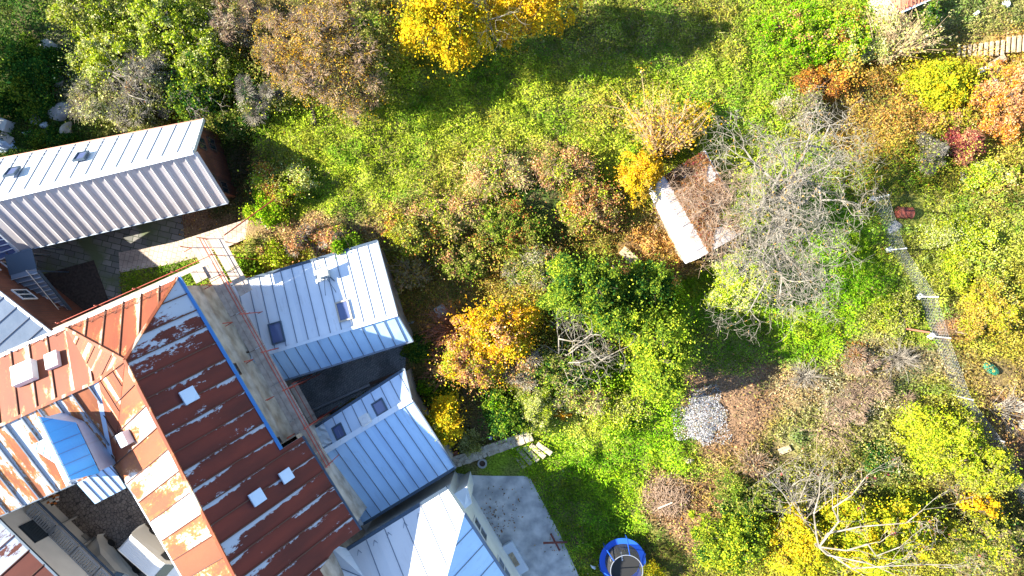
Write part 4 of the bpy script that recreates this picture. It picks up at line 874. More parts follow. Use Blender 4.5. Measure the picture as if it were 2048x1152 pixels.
# ---- cream car beside the van
cc_ = P(196, 1122, 1.3); T = thing('cream_car', (cc_.x + .5, cc_.y - .6, 0), 'cream rounded car half hidden between the van and the slatted gallery', 'car')
o, u, v = frame_of(BASE[T.name], va - .12)
prof = [(-2.0, .35), (-2.1, .8), (-1.9, 1.0), (-1.55, 1.1), (-1.0, 1.42), (.5, 1.45), (1.1, 1.05), (1.95, .9), (2.05, .4)]
mb = MB(); sideL = [vp(x, .84 - .16 * max(0, z - .9) / .5, z) for x, z in prof]; sideR = [vp(x, -.84 + .16 * max(0, z - .9) / .5, z) for x, z in prof]
mb.poly(sideL[::-1]); mb.poly(sideR)
for i in range(len(prof) - 1): mb.poly([sideR[i], sideL[i], sideL[i + 1], sideR[i + 1]][::-1])
mb.poly([sideR[0], sideR[-1], sideL[-1], sideL[0]]); mb.build('body', M['cream'], T, bevel=.10)
for s_ in (-1, 1):
    for x in (-1.2, 1.3):
        mb = MB(); c = vp(x, s_ * .8, .3); mb.tube(c - v * s_ * .1, c + v * s_ * .06, .3, n=18); mb.build('wheel', M['black'], T)
mb = MB(); mb.prism([vp(.62, -.6, 1.40), vp(.62, .6, 1.40), vp(1.05, .66, 1.12), vp(1.05, -.66, 1.12)], (0, 0, .02)); mb.build('windscreen', M['glassdark'], T)
# ---- planters/boxes, cloth bundle in the court
def crate(name, p, sz, a, m, label, cat, m2=None, z=0):
    T = thing(name, (p.x, p.y, p.z + z), label, cat); o, u, v = frame_of(p, a); R = Matrix((u, v, Z1)).transposed(); w, d, h = sz
    mb = MB(); mb.box((p.x, p.y, p.z + .02 + z), (w, d, .04), R)
    for s_ in (-1, 1):
        mb.box(Vector((p.x, p.y, p.z + h / 2 + z)) + u * s_ * (w / 2 - .03), (.06, d, h), R); mb.box(Vector((p.x, p.y, p.z + h / 2 + z)) + v * s_ * (d / 2 - .03), (w - .12, .06, h * .98), R)
    mb.build('shell', m, T)
    if m2: mb = MB(); mb.box((p.x, p.y, p.z + h * .45 + z), (w - .13, d - .13, h * .7), R); mb.build('contents', m2, T)
crate('wooden_box', P(150, 1072, .3) - Z1 * .3, (.62, .5, .4), va, M['oldwood'], 'small brown wooden box beside the slatted gallery', 'box', M['darkwood'])
crate('planter', P(166, 1080, .3) - Z1 * .3, (.55, .5, .4), va, M['concrete'], 'small grey planter box next to the brown wooden box', 'planter', mat('moss', (.05, .08, .04)))
c = P(96, 1002, .4); mb = MB(); r_ = random.Random(2); g_ = {}
for i in range(9):
    for j in range(9):
        x, y = (i - 4) * .16, (j - 4) * .13; e = max(0, 1 - (x * x * 1.6 + y * y * 2.6)); g_[i, j] = Vector((c.x + x + r_.uniform(-.05, .05), c.y + y + x * .25 + r_.uniform(-.05, .05), .03 + .45 * e + r_.uniform(0, .08)))
for i in range(8):
    for j in range(8):
        if abs(i - 3.5) + abs(j - 3.5) > 5.4: continue
        mb.cur = r_.choice([0, 0, 1, 1, 2]); mb.poly([g_[i, j], g_[i + 1, j], g_[i + 1, j + 1], g_[i, j + 1]])
o_ = mb.build('cloth_bundle', [mat('cloth_white', (.7, .66, .58)), mat('cloth_orange', (.55, .16, .02)), M['black']], None, loc=(c.x, c.y, 0)); tag(o_, 'orange, white and black patterned cloth bundle on the cobbles at the rusty eave', 'cloth')
o_.modifiers.new('solid', 'SOLIDIFY').thickness = .03

# ---- trampoline
tc = P(1245, 1122, .8); T = thing('trampoline', (tc.x, tc.y, 0), 'round trampoline with a blue rim pad and black safety net on the grass', 'trampoline'); g0 = float(G(tc.x, tc.y)); C0 = Vector((tc.x, tc.y, 0))
mb = MB(); mb.ring(C0, 1.58, 1.2, .80, .86, 40); mb.build('rim_pad', M['pad'], T)
mb = MB(); n = 32; mb.prism([C0 + Vector((1.22 * math.cos(2 * PI * k / n), 1.22 * math.sin(2 * PI * k / n), .78)) for k in range(n)], (0, 0, -.02)); jm = mb.build('jump_mat', M['net'], T)
mb = MB()
for k, (w_) in enumerate((.16, .13, .12, .14)): mb.box(C0 + Vector((-.1 + .03 * k, .55 - .16 * k, .785)), (.09, .13, .006))
mb.build('mat_mark', M['white'], jm)
mb = MB(); n = 36; rt = 1.05
for k in range(n):
    a, b_ = 2 * PI * k / n, 2 * PI * (k + 1) / n
    for (r0, z0, r1, z1) in ((1.2, .84, 1.14, 1.6), (1.14, 1.6, rt, 2.5)):
        q = lambda r, t, z: C0 + Vector((r * math.cos(t), r * math.sin(t), z)); mb.poly([q(r0, a, z0), q(r0, b_, z0), q(r1, b_, z1), q(r1, a, z1)])
nm = bpy.data.materials.new('safety_net'); nm.use_nodes = True; N, L = nodes_of(nm); b = N['Principled BSDF']; b.inputs['Base Color'].default_value = (.06, .06, .06, 1); b.inputs['Alpha'].default_value = .55
mb.build('safety_net', nm, T); mb = MB(); mb.ring(C0, rt + .03, rt - .01, 2.47, 2.52, 36); mb.build('net_rim', M['steel'], T)
for k in range(6):
    t = math.radians(20 + 60 * k); d = Vector((math.cos(t), math.sin(t), 0)); mb = MB(); mb.tube(C0 + d * 1.62, C0 + d * 1.62 + Z1 * 1.0, .03); mb.tube(C0 + d * 1.62 + Z1 * 1.0, C0 + d * (rt + .06) + Z1 * 2.6, .045 , .03); mb.build('net_pole', M['pad'], T)
    mb = MB(); mb.tube(C0 + d * 1.45, C0 + d * 1.45 + Z1 * .8, .03); mb.build('leg', M['steel'], T)
mb = MB(); mb.box(C0 + Vector((-.93, .38, 1.5)), (.03, .12, .5)); mb.box(C0 + Vector((-.85, .55, 1.72)), (.12, .03, .08)); mb.build('net_mark', M['white'], T)

# ---- crossed beams, pot, bench plank, bird bath ...
p = P(1110, 1083, .15)
for (a, L_, ln, lab) in ((math.radians(2), 1.65, .1, 'rusty red beam lying across another at the yard edge'), (math.radians(-62), 1.3, .22, 'dark rusty beam lying under the red beam at the yard edge')):
    mb = MB(); d = Vector((math.cos(a), math.sin(a), 0)); mb.beam(p - d * L_ / 2 + Z1 * (.3 - ln), p + d * L_ / 2 + Z1 * (.3 - ln), .12, .1)
    for e in (-.48, .48): mb.beam(p + d * L_ * e + Z1 * (.36 - ln), p + d * L_ * (e + .02) + Z1 * (.36 - ln), .16, .05)
    tag(mb.build('rusty_beam', M['drum'], None, loc=(p.x, p.y, 0)), lab, 'beam')
def pot(name, px, py, r_, h_, m, label, cat, inner=None, z=None):
    g = ground(px, py); T = thing(name, g, label, cat); mb = MB(); mb.ring(g, r_, r_ * .72, 0, h_, 24); mb.ring(g, r_ * 1.1, r_ * .7, h_, h_ + .04, 24); mb.build('rim', m, T)
    mb = MB(); n = 20; mb.prism([g + Vector((r_ * .72 * math.cos(2 * PI * k / n), r_ * .72 * math.sin(2 * PI * k / n), h_ * .6)) for k in range(n)], (0, 0, -.05)); mb.build('contents', inner or M['darkwood'], T)
pot('round_planter', 965, 925, .3, .3, M['concrete'], 'round grey planter standing on the concrete below the stone wall', 'planter')
g = ground(882, 622); T = thing('well_cover', g, 'square stone slab with a pale ring in the leaf litter by the middle house', 'well cover'); mb = MB(); mb.box(g + Z1 * .08, (.75, .75, .2), Matrix.Rotation(.5, 3, 'Z')); mb.build('slab', M['concrete'], T, bevel=.02); mb = MB(); mb.ring(g, .28, .19, .18, .30, 24); mb.build('ring', M['framewood'], T)
g = ground(1803, 426); T = thing('rusty_drum', g, 'rusty red drum lying on its side by the wire fence', 'drum'); mb = MB(); a = g + Vector((-.45, 0, .38)); b_ = g + Vector((.45, -.05, .38)); mb.tube(a, b_, .38, n=22)
for t in (0, .33, .66, 1): q = a.lerp(b_, t); mb.tube(q - Vector((.02, 0, 0)), q + Vector((.02, 0, 0)), .40, n=22)
mb.build('shell', M['drum'], T); mb = MB(); mb.tube(b_ + Vector((.02, 0, 0)), b_ + Vector((.05, 0, 0)), .3, n=20); mb.build('lid', M['black'], T)
# bench
g = ground(1256, 513); T = thing('plank_bench', g, 'old plank bench standing beside the shed in orange leaves', 'bench'); a = math.radians(-42); o, u, v = frame_of(g, a); R = Matrix((u, v, Z1)).transposed()
mb = MB()
for k in range(3): mb.box(g + v * (k - 1) * .21 + Z1 * .47, (1.35, .19, .05), R)
mb.build('seat', M['oldwood'], T)
for s_ in (-1, 1):
    mb = MB(); mb.box(g + u * s_ * .5 + Z1 * .22, (.08, .5, .45), R); mb.build('leg', M['oldwood'], T)
# green tarp
g = ground(1978, 737); mb = MB(); r_ = random.Random(8); n1 = 11; n2 = 7; G_ = {}
for i in range(n1):
    for j in range(n2):
        x, y = (i / (n1 - 1) - .5) * 1.2, (j / (n2 - 1) - .5) * .62; k = math.sqrt(max(0, 1 - (x / .62) ** 2 * .92)); G_[i, j] = g + Vector((x * .86 + y * k * .4, -x * .5 + y * k, .12 + .28 * k * math.cos(y * 4) + r_.uniform(0, .05)))
for i in range(n1 - 1):
    for j in range(n2 - 1): mb.poly([G_[i, j], G_[i + 1, j], G_[i + 1, j + 1], G_[i, j + 1]])
o_ = mb.build('green_tarp', M['tarp'], None, loc=g, smooth=True); o_.modifiers.new('s', 'SOLIDIFY').thickness = .04; tag(o_, 'small bright green tarp bundle on the brown ground near the right edge', 'tarp')

# ---- stone wall and steps
T = thing('stone_wall', ground(985, 905), 'low sunlit rubble stone wall between the garden bed and the concrete yard', 'wall'); mb = MB(); r_ = random.Random(12)
wa, wb = P(908, 925, .9), P(1060, 872, .9); d = hdir(wa, wb); nn = Vector((-d.y, d.x, 0)); Lw = (wb - wa).length; k = 0
wa.z = wb.z = 0
while k < Lw:
    for j in range(3):
        w_ = r_.uniform(.25, .45); rot = Matrix.Rotation(math.atan2(d.y, d.x) + r_.uniform(-.2, .2), 3, 'Z'); mb.box(wa + d * (k + r_.uniform(0, .1)) + nn * ((j - 1) * .24) + Z1 * (.78 + r_.uniform(-.05, .08)), (w_, .27, .25), rot)
    k += .3
mb.beam(wa + Z1 * .36, wb + Z1 * .36, .68, .75); o_ = mb.build('masonry', M['stone'], T)
bv = o_.modifiers.new('b', 'BEVEL'); bv.width = .04; bv.segments = 1
T = thing('garden_steps', ground(1060, 905), 'mossy stone steps rising from the yard beside the stone wall', 'steps')
for k in range(5):
    a = P(1022 + k * 13, 898 - k * 3.5, .2); b_ = P(1050 + k * 13, 936 - k * 8, .2); z_ = .08 + k * .15; a.z = b_.z = z_
    mb = MB(); mb.beam(a, b_, .34, .2); mb.build('step', M['stone'], T, bevel=.03)
T = thing('tile_stack', ground(913, 905), 'small stack of reddish clay tiles at the left end of the stone wall', 'tiles'); mb = MB(); g = ground(913, 906)
for k in range(4): mb.box(g + Z1 * (.2 + k * .05), (.3, .36, .045), Matrix.Rotation(.3 + k * .05, 3, 'Z'))
mb.build('tiles', M['tile'], T)
g = ground(980, 873); mb = MB(); mb.prism([g + Vector((x, y, .35 + z)) for x, y, z in ((-.1, 0, 0), (.05, .15, .04), (.18, .05, 0), (.1, -.15, .06), (-.05, -.12, .02))], (0, 0, -.03)); tag(mb.build('paper_scrap', M['sack'], None, loc=g), 'scrap of pale paper in the garden bed above the stone wall', 'paper')
g = ground(1186, 1128); mb = MB(); mb.prism([g + Vector((x, y, .42 + z)) for x, y, z in ((-.25, .12, 0), (-.08, .05, .06), (.16, -.02, 0), (.1, -.2, .06), (-.12, -.12, .02))], (0, 0, -.03)); tag(mb.build('paper_scrap', M['sack'], None, loc=g), 'scrap of white plastic in the dark grass left of the trampoline', 'plastic')

# ---- wire fence on the right, top right steps and timbers
fp = [(1744, 398), (1778, 500), (1838, 593), (1862, 672), (1905, 790), (1965, 870), (2035, 1000), (2090, 1110)]
T = thing('wire_fence', ground(1838, 593), 'slack wire mesh fence on pale metal posts crossing the garden', 'fence')
pts = [ground(*q) for q in fp]
for i, q in enumerate(pts):
    mb = MB(); mb.tube(q - Z1 * .2, q + Z1 * 2.1, .045, .045, 8); mb.tube(q + Z1 * 2.1, q + Z1 * 2.14, .06, .03, 8); po = mb.build('post', M['whitewall'] if i in (1, 2) else M['wire'], T)
    if i > 3: continue
    mb = MB(); mb.box(q + Vector((-.05, .02, .1)), (.42, .34, .3), Matrix.Rotation(.3 * i, 3, 'Z')); mb.build('footing', M['whitewall'], po, bevel=.05)
mb = MB()
for a, b_ in zip(pts[:-1], pts[1:]):
    n = int((b_ - a).length / .2)
    for z_ in np.linspace(.15, 1.95, 11): mb.beam(a + Z1 * float(z_), b_ + Z1 * float(z_), .007, .007)
    for k in range(1, n): c = a.lerp(b_, k / n); mb.beam(c + Z1 * .1, c + Z1 * 1.97, .006, .006)
mb.build('wire_mesh', M['wire'], T)
T = thing('log_steps', ground(1980, 100), 'flight of short timber steps climbing through the grass at the top right', 'steps')
for k in range(15):
    x = 1912 + k * 10.8; y = 106 - k * .9 - (5 if k > 8 else 0); g = ground(x, y); l = .42 + .02 * k
    mb = MB(); mb.beam(g + Vector((-.02, -l * .9, .22 + k * .01)), g + Vector((.05, l * .9, .22 + k * .01)), .20, .16); mb.build('tread', M['oldwood'], T, bevel=.02)
def timber(x0, y0, x1, y1, w, h, z, m, lab, cat='plank', name='plank'):
    a, b_ = ground(x0, y0), ground(x1, y1); a.z += z; b_.z += z; mb = MB(); mb.beam(a, b_, w, h); tag(mb.build(name, m, None, loc=(a + b_) / 2, bevel=.015), lab, cat)
timber(1950, 146, 1972, 138, .3, .08, .4, M['whitewall'], 'short pale plank below the timber steps')
timber(1969, 137, 2000, 118, .42, .1, .5, M['oldwood'], 'broad weathered plank lying below the timber steps')
timber(1968, 142, 1978, 164, .28, .1, .45, M['tile'], 'reddish plank leading down from the broad weathered one')
timber(1975, 162, 1984, 190, .5, .14, .5, M['whitewall'], 'white cracked slab between yellow and salmon bushes', 'slab', 'slab')
timber(1643, 112, 1660, 106, .14, .12, .6, M['white'], 'white board lying in the bright green shrubs near the top', 'board', 'board')
timber(1941, 34, 1949, 28, .2, .2, .4, M['sack'], 'white pipe end in dark shade by the tiled hut', 'pipe', 'pipe')
timber(1556, 903, 1579, 894, .42, .2, .15, M['oldwood'], 'pale sawn log on the bare reddish patch', 'log', 'log')
timber(1396, 786, 1421, 768, .09, .08, .25, M['oldwood'], 'thin stick beside the ash pile', 'stick', 'stick')
timber(1311, 1010, 1340, 998, .09, .08, .75, M['framewood'], 'pale stick lying on top of the brushwood heap', 'stick', 'stick')
timber(1800, 656, 1850, 664, .12, .1, .5, M['tile'], 'long reddish pole leaning in grass across the fence', 'pole', 'pole')
timber(1905, 662, 1930, 668, .1, .1, .3, M['oldwood'], 'short crooked branch on reddish soil right of the fence', 'branch', 'branch')
timber(2026, 810, 2056, 818, .8, .4, .1, M['stone'], 'pale stone block at the right edge', 'stone', 'stone_block')
timber(2034, 850, 2060, 842, .6, .3, .1, M['stone'], 'pinkish stone below the pale block at the right edge', 'stone', 'stone_block')
timber(625, 214, 630, 250, .32, .3, .2, M['bark'], 'dark rotten stump in the shade edge above the lawn', 'stump', 'stump')
# sunken yard pipes and beams
for k, (x0, y0, x1, y1, w, m, lab) in enumerate(((590, 836, 750, 765, .18, 'steel', 'long steel pipe lying in the sunken yard'), (640, 836, 775, 772, .14, 'darkwood', 'dark beam lying below the steel pipe in the sunken yard'), (600, 850, 700, 808, .12, 'frame', 'thin dark pipe near the lower house in the sunken yard'), (740, 768, 800, 744, .22, 'darkwood', 'thick short beam at the right end of the sunken yard'))):
    a, b_ = P(x0, y0, .2), P(x1, y1, .2); mb = MB(); (mb.tube(a, b_, w / 2, n=10) if 'pipe' in lab else mb.beam(a, b_, w, w)); mb.tube(a, a.lerp(b_, .02), w * .62, n=10); mb.tube(b_.lerp(a, .02), b_, w * .62, n=10); tag(mb.build('pipe' if 'pipe' in lab else 'beam', M[m], None, loc=a), lab, 'pipe' if 'pipe' in lab else 'beam')
# ---- heaps: ash, brushwood; kerb stones
def heap(name, px, py, rx, ry, h, m, label, cat, n=1400, s=.1, cols=None, flat=1., kind='stuff'):
    g = ground(px, py); r = np.random.RandomState(px); a = r.rand(n) * 2 * PI; q = np.sqrt(r.rand(n)) * (1 + .2 * np.sin(a * 3 + px) + .12 * np.sin(a * 7)); x = q * np.cos(a) * rx; y = q * np.sin(a) * ry
    z = g.z + h * np.clip(1 - q ** 2, 0, 1) * (.6 + .6 * r.rand(n)); C = np.stack([g.x + x, g.y + y, z + .04], 1)
    return tag(quads_mesh(name, leaves(C, s, r, flat, .8), pick(cols, n, r), COVER), label, cat, kind=kind)
mb = MB(); g = ground(1405, 835); n = 22; r_ = random.Random(1)
rr = [1.45 * (1 + r_.uniform(-.12, .12)) for _ in range(n)]
for rk in (1., .66, .33):
    pass
def dome(g, rr, ry, h, rings=4):
    mb = MB(); n = len(rr); L0 = [[g + Vector((rr[k] * (1 - j / rings) * math.cos(2 * PI * k / n), rr[k] * ry * (1 - j / rings) * math.sin(2 * PI * k / n), -.08 + h * (1 - (1 - j / rings) ** 2) + (r_.uniform(0, .05) if j else 0))) for k in range(n)] for j in range(rings)]
    for j in range(rings - 1):
        for k in range(n): k2 = (k + 1) % n; mb.poly([L0[j][k], L0[j][k2], L0[j + 1][k2], L0[j + 1][k]])
    mb.poly(L0[-1]); return mb
tag(dome(g, rr, 1.1, .25).build('ash_heap', mat('ash', (.34, .34, .36), .95, c2=(.13, .13, .14), mix_scale=2.2, detail=10, scale=4, bump=1.), None, loc=g, smooth=True), 'heap of white and grey ash left by a bonfire on bare ground', 'ash heap')
heap('ash_flakes', 1405, 835, 1.9, 2.0, .25, None, 'loose white ash flakes and charcoal bits scattered over the ash heap', 'ash flakes', 3600, .07, [('ash', 4), ('greyl', 2), ('brown', 1.5)], 1.5)
g = ground(1335, 990); r = np.random.RandomState(77); sg = []
for i in range(900):
    a = r.rand() * 2 * PI; q = math.sqrt(r.rand()); c = np.array([g.x + q * 1.7 * math.cos(a), g.y + q * 1.4 * math.sin(a), g.z + .1 + (1 - q * q) * .75 * r.rand()]); t = r.rand() * 2 * PI; l = r.uniform(.2, .8); d = np.array([math.cos(t), math.sin(t), r.uniform(-.2, .3)]) * l; sg.append((c - d / 2, c + d / 2, .018, .01))
o_ = segs_mesh('brush_heap', sg, M['twig'], None, 4); tag(o_, 'heap of brown cut brushwood on trampled ground above the trampoline', 'brush heap')
heap('brush_litter', 1340, 992, 2.1, 1.7, .4, None, 'brown dead leaves and chips mixed through the brushwood heap', 'dead leaves', 2500, .12, [('brown', 4), ('dirt', 3), ('tan', 2)], 1.)
def rock(name, px, py, s, m, label, cat='rock', group=None, z=0.):
    import bmesh
    g = ground(px, py); bm = bmesh.new(); bmesh.ops.create_icosphere(bm, subdivisions=3, radius=1); r = random.Random(px * 7 + py); ph = [r.uniform(0, 6) for _ in range(6)]
    for v_ in bm.verts:
        c = v_.co; k = 1 + .18 * math.sin(c.x * 3 + ph[0]) + .14 * math.sin(c.y * 4 + ph[1]) + .1 * math.sin(c.z * 5 + c.x * 4 + ph[2]); v_.co = Vector((c.x * s[0] * k, c.y * s[1] * k, c.z * s[2] * k))
    me = bpy.data.meshes.new(name); bm.to_mesh(me); bm.free(); me.materials.append(m); me.polygons.foreach_set('use_smooth', [True] * len(me.polygons)); o = bpy.data.objects.new(name, me); COL.objects.link(o); o.location = (g.x, g.y, g.z + s[2] * .5 + z); o.rotation_euler.z = r.uniform(0, 3); tag(o, label, cat, group)
rock('rubbish_sack', 74, 242, (.42, .3, .28), M['sack'], 'white rubbish sack, larger of two, in the shade left of the long house', 'sack')
rock('rubbish_sack', 92, 252, (.33, .26, .24), M['sack'], 'grey-white rubbish sack, smaller of two, in the shade left of the long house', 'sack')
rock('boulder', 118, 225, (1.0, .6, .3), M['rock'], 'flat grey boulder above the rubbish sacks', 'rock'); rock('boulder', 138, 262, (.4, .6, .35), M['stone'], 'tan boulder by the gutter of the long house', 'rock')
rock('boulder', 100, 110, (.8, 1.1, .25), M['rock'], 'broad grey rock outcrop in the shaded scrub at top left', 'rock'); rock('boulder', 110, 160, (.6, .6, .25), M['rock'], 'rounded rock below the broad outcrop at top left', 'rock')
rock('boulder', 1928, 357, (.5, .3, .2), M['rock'], 'small grey stone in grass at the right', 'rock'); rock('boulder', 1785, 455, (.5, .35, .15), M['rock'], 'pale stone at the foot of the fence below the drum', 'rock')
rock('boulder', 2010, 8, (.25, .25, .2), M['white'], 'white stone near the top right corner', 'rock'); rock('boulder', 1376, 920, (.3, .22, .2), M['stone'], 'brown stone in bright grass below the ash heap', 'rock')
g = ground(12, 255); T = thing('scrap_cabinet', g, 'discarded white cabinet with open glazed door in the scrub at the left edge', 'cabinet'); R = Matrix.Rotation(-.35, 3, 'Z'); mb = MB(); mb.box(g + Vector((.1, .1, .45)), (1.0, .8, .8), R); mb.build('carcass', M['whitewall'], T, bevel=.02)
mb = MB(); mb.box(g + Vector((-.25, .1, .89)), (.36, .5, .03), R); mb.build('pane', M['glassdark'], T); mb = MB(); mb.box(g + Vector((.25, -.75, .3)), (.95, .5, .06), Matrix.Rotation(-.6, 3, 'Z')); mb.build('door', M['cream'], T)
g = ground(8, 290); T = thing('blue_sheet', g, 'pale blue crumpled sheet below the discarded cabinet', 'sheet'); mb = dome(g, [.9 * (1 + r_.uniform(-.2, .2)) for _ in range(14)], .6, .4); mb.build('sheet', M['zinc'], T)
g = ground(64, 270); T = thing('bicycle_frame', g, 'scrap white tube frame lying in weeds beside the sacks', 'scrap frame'); mb = MB()
for a, b_ in (((-.5, .1), (.2, .2)), ((.2, .2), (.25, -.35)), ((.25, -.35), (-.05, -.05)), ((-.05, -.05), (-.5, .1)), ((.4, .2), (.55, -.3))): mb.tube(g + Vector((*a, .25)), g + Vector((*b_, .3)), .035, n=6)
mb.build('tubes', M['white'], T)

# ================================================================== TREES AND SHRUBS
def bent(p, q, r, k=3, j=.12):
    """points from p to q with a wobble"""
    p, q = np.array(p, float), np.array(q, float); l = np.linalg.norm(q - p); out = [p]
    for i in range(1, k): out.append(p + (q - p) * i / k + r.normal(size=3) * l * j / k + np.array([0, 0, l * .06 * math.sin(PI * i / k)]))
    out.append(q); return out
def chain(pts, r0, r1):
    n = len(pts) - 1; return [(pts[i], pts[i + 1], r0 + (r1 - r0) * i / n, r0 + (r1 - r0) * (i + 1) / n) for i in range(n)]
def leafy(name, label, cat, px, py, rx, ry, top, pals, n, size=.2, seed=1, group=None, bark='bark', low=.25, clumps=None, twigs=0, base=None, up=.12, asp=.62, flat=.75, cr=.27, twm='twig', gap=.0, fill=.5, own_=.5, stray=.10):
    """px, py, rx, ry: where the crown's widest level shows in plan and its half-widths; top: height of the crown's top above ground"""
    r = np.random.RandomState(seed * 13 + 5); zc = top * .62
    g0 = ground(px, py); c = P(px, py, g0.z + zc); s = (H - c.z) / F; Rx, Ry = rx * s * 1.08, ry * s * 1.08; n = int(n * 2.7); size *= .66
    b = np.array(ground(*base)) if base else np.array([c.x, c.y, float(G(c.x, c.y))])
    T = thing(name, tuple(b), label, cat, group); area = Rx * Ry
    nc = clumps or int(np.clip(area * 3.2, 10, 70)); cc = []
    ph = r.rand(4) * 6
    for i in range(nc):
        a = r.rand() * 2 * PI; q = math.sqrt(r.rand()) * (.86 + .16 * math.sin(a * 3 + ph[0]) + .12 * math.sin(a * 5 + ph[1])); h = math.sqrt(max(0, 1 - min(q, 1) ** 2))
        z = g0.z + top * low + (top * (1 - low)) * (h * r.uniform(.35, 1) * .95 + .05)
        cc.append([c.x + q * math.cos(a) * Rx, c.y + q * math.sin(a) * Ry, z])
    cc = np.array(cc); cr_ = np.sqrt(area) * cr * r.uniform(.55, 1.25, nc) * (1.6 / math.sqrt(max(nc, 8)) * 2.1)
    cr_ = np.clip(cr_, .22, 1.5)
    w = cr_ ** 2; w /= w.sum(); idx = r.choice(nc, n, p=w); d = r.normal(size=(n, 3)); d /= np.linalg.norm(d, axis=1)[:, None]; rad = r.rand(n) ** .45
    bump = 1 + .25 * np.sin(d[:, 0] * 7 + idx) * np.cos(d[:, 1] * 6 + idx * 2)
    C = cc[idx] + d * (rad * cr_[idx] * bump)[:, None] * np.array([1, 1, flat])
    nf = int(n * fill); aa = r.rand(nf) * 2 * PI; qq = np.sqrt(r.rand(nf)); lob = .9 + .16 * np.sin(aa * 3 + ph[0]) + .12 * np.sin(aa * 5 + ph[1]) + .08 * np.sin(aa * 11 + ph[2])
    fx, fy = c.x + qq * lob * np.cos(aa) * Rx, c.y + qq * lob * np.sin(aa) * Ry; nzv = fbm(fx + seed, fy, max(.7, math.sqrt(area) * .5))
    fz = g0.z + top * low + top * (1 - low) * np.sqrt(np.clip(1 - qq ** 2, 0, 1)) * (.55 + .5 * nzv) - r.rand(nf) * .3
    keepf = nzv > .36; jf = np.where(keepf)[0]; C[jf] = np.stack([fx, fy, fz], 1)[jf]
    near = ((C[jf, None, :2] - cc[None, :, :2]) ** 2).sum(2).argmin(1) if len(jf) else jf; idx[jf] = near
    st = r.rand(n) < stray; C[st] += r.normal(size=(int(st.sum()), 3)) * np.array([1, 1, .5]) * min(.6, math.sqrt(area) * .22)
    zmin = G(C[:, 0], C[:, 1]) + .1; C[:, 2] = np.maximum(C[:, 2], zmin + r.rand(n) * .2)
    # every branch end carries its own mix of leaf colours
    pn = [a for a, _ in pals]; pw = np.array([q for _, q in pals], float); pw /= pw.sum(); cp = r.choice(len(pn), nc, p=pw)
    own = r.rand(n) < own_; names = np.where(own, cp[idx], r.choice(len(pn), n, p=pw)); col = np.zeros((n, 3))
    for k, nm in enumerate(pn): m = names == k; pp = np.array(PAL[nm]); col[m] = pp[r.randint(len(pp), size=m.sum())]
    col *= (r.uniform(.8, 1.2, n) * 1.04 * r.uniform(.8, 1.2, nc)[idx])[:, None]
    sg = []; th = b + np.array([0, 0, (g0.z + top * low - b[2]) * .8 + .2]); tr = .05 + .018 * top
    sg += chain(bent(b - [0, 0, .2], th, r, 2, .05), tr * 1.3, tr)
    cs = []
    order = r.permutation(nc)
    for k in order:
        m = bent(th if r.rand() < .7 or not cs else cs[r.randint(len(cs))], cc[k], r, 3, .3); cs.append(m[1]); sg += chain(m, tr * .45, .012)
        for _ in range(3):
            e = cc[k] + r.normal(size=3) * cr_[k] * .8; sg.append((m[2], e, .012, .005))
    segs_mesh('trunk', sg, M[bark], T, 5)
    if twigs:
        tw = []
        for i in range(twigs):
            k = r.randint(nc); d = r.normal(size=3); d[2] = abs(d[2]) * .6; d /= np.linalg.norm(d); p0 = cc[k] + d * cr_[k] * .2; p1 = p0 + d * cr_[k] * r.uniform(.7, 1.5); tw.append((p0, p1, .012, .006)); d2 = d + r.normal(size=3) * .5; p2 = p0 * .5 + p1 * .5; tw.append((p2, p2 + d2 * cr_[k] * .5, .009, .004))
        segs_mesh('twigs', tw, M[twm], T, 3)
    quads_mesh('crown', leaves(C, size, r, up, asp), col, LEAF, T)
    return T
def sprays(name, label, cat, px, py, L_, ht, n, m, seed, ang=None, lv=None, nl=0, ls=.15, group=None, r0=.03, sub=4, arch=.3):
    """shrub of long stems springing from one foot; ang = (centre, half spread) in degrees on the plan"""
    r = np.random.RandomState(seed); g = ground(px, py); b = np.array(g); T = thing(name, g, label, cat, group); sg = []; C = []
    for i in range(n):
        a = r.rand() * 2 * PI if ang is None else math.radians(ang[0] + r.uniform(-1, 1) * ang[1]); l = L_ * r.uniform(.45, 1.1); st = r.uniform(.35, 1.)
        d = np.array([math.cos(a) * st, math.sin(a) * st, 0.]); hh = ht * r.uniform(.5, 1.1); pts = []; off = r.normal(size=2) * .12
        w1, w2 = r.normal(size=2) * .08
        for k in range(6):
            t = k / 5; perp = np.array([-d[1], d[0], 0]); pts.append(b + np.array([off[0], off[1], 0]) + d * l * t + perp * l * (w1 * math.sin(t * 4) + w2 * t * t) + np.array([0, 0, hh * (math.sin(min(1., t * (1 + arch)) * PI / 2) - arch * .5 * t * t)]))
        sg += chain(pts, r0, .007)
        for j in range(sub):
            k = r.randint(1, 5); p0 = pts[k]; dd = (pts[k + 1 if k < 5 else 5] - pts[k - 1]); dd = dd / (np.linalg.norm(dd) + 1e-6) + r.normal(size=3) * .45; p1 = p0 + dd * l * r.uniform(.12, .3); sg.append((p0, p1, r0 * .35, .005))
            if lv: C.append(p1)
        C += pts[2:]
    segs_mesh('stems', sg, M[m], T, 4)
    if nl:
        C = np.array(C); q = C[r.randint(len(C), size=nl)] + r.normal(size=(nl, 3)) * .17; q[:, 2] = np.maximum(q[:, 2], b[2] + .1); quads_mesh('foliage', leaves(q, ls, r, .5), pick(lv, nl, r), LEAF, T)
    return T
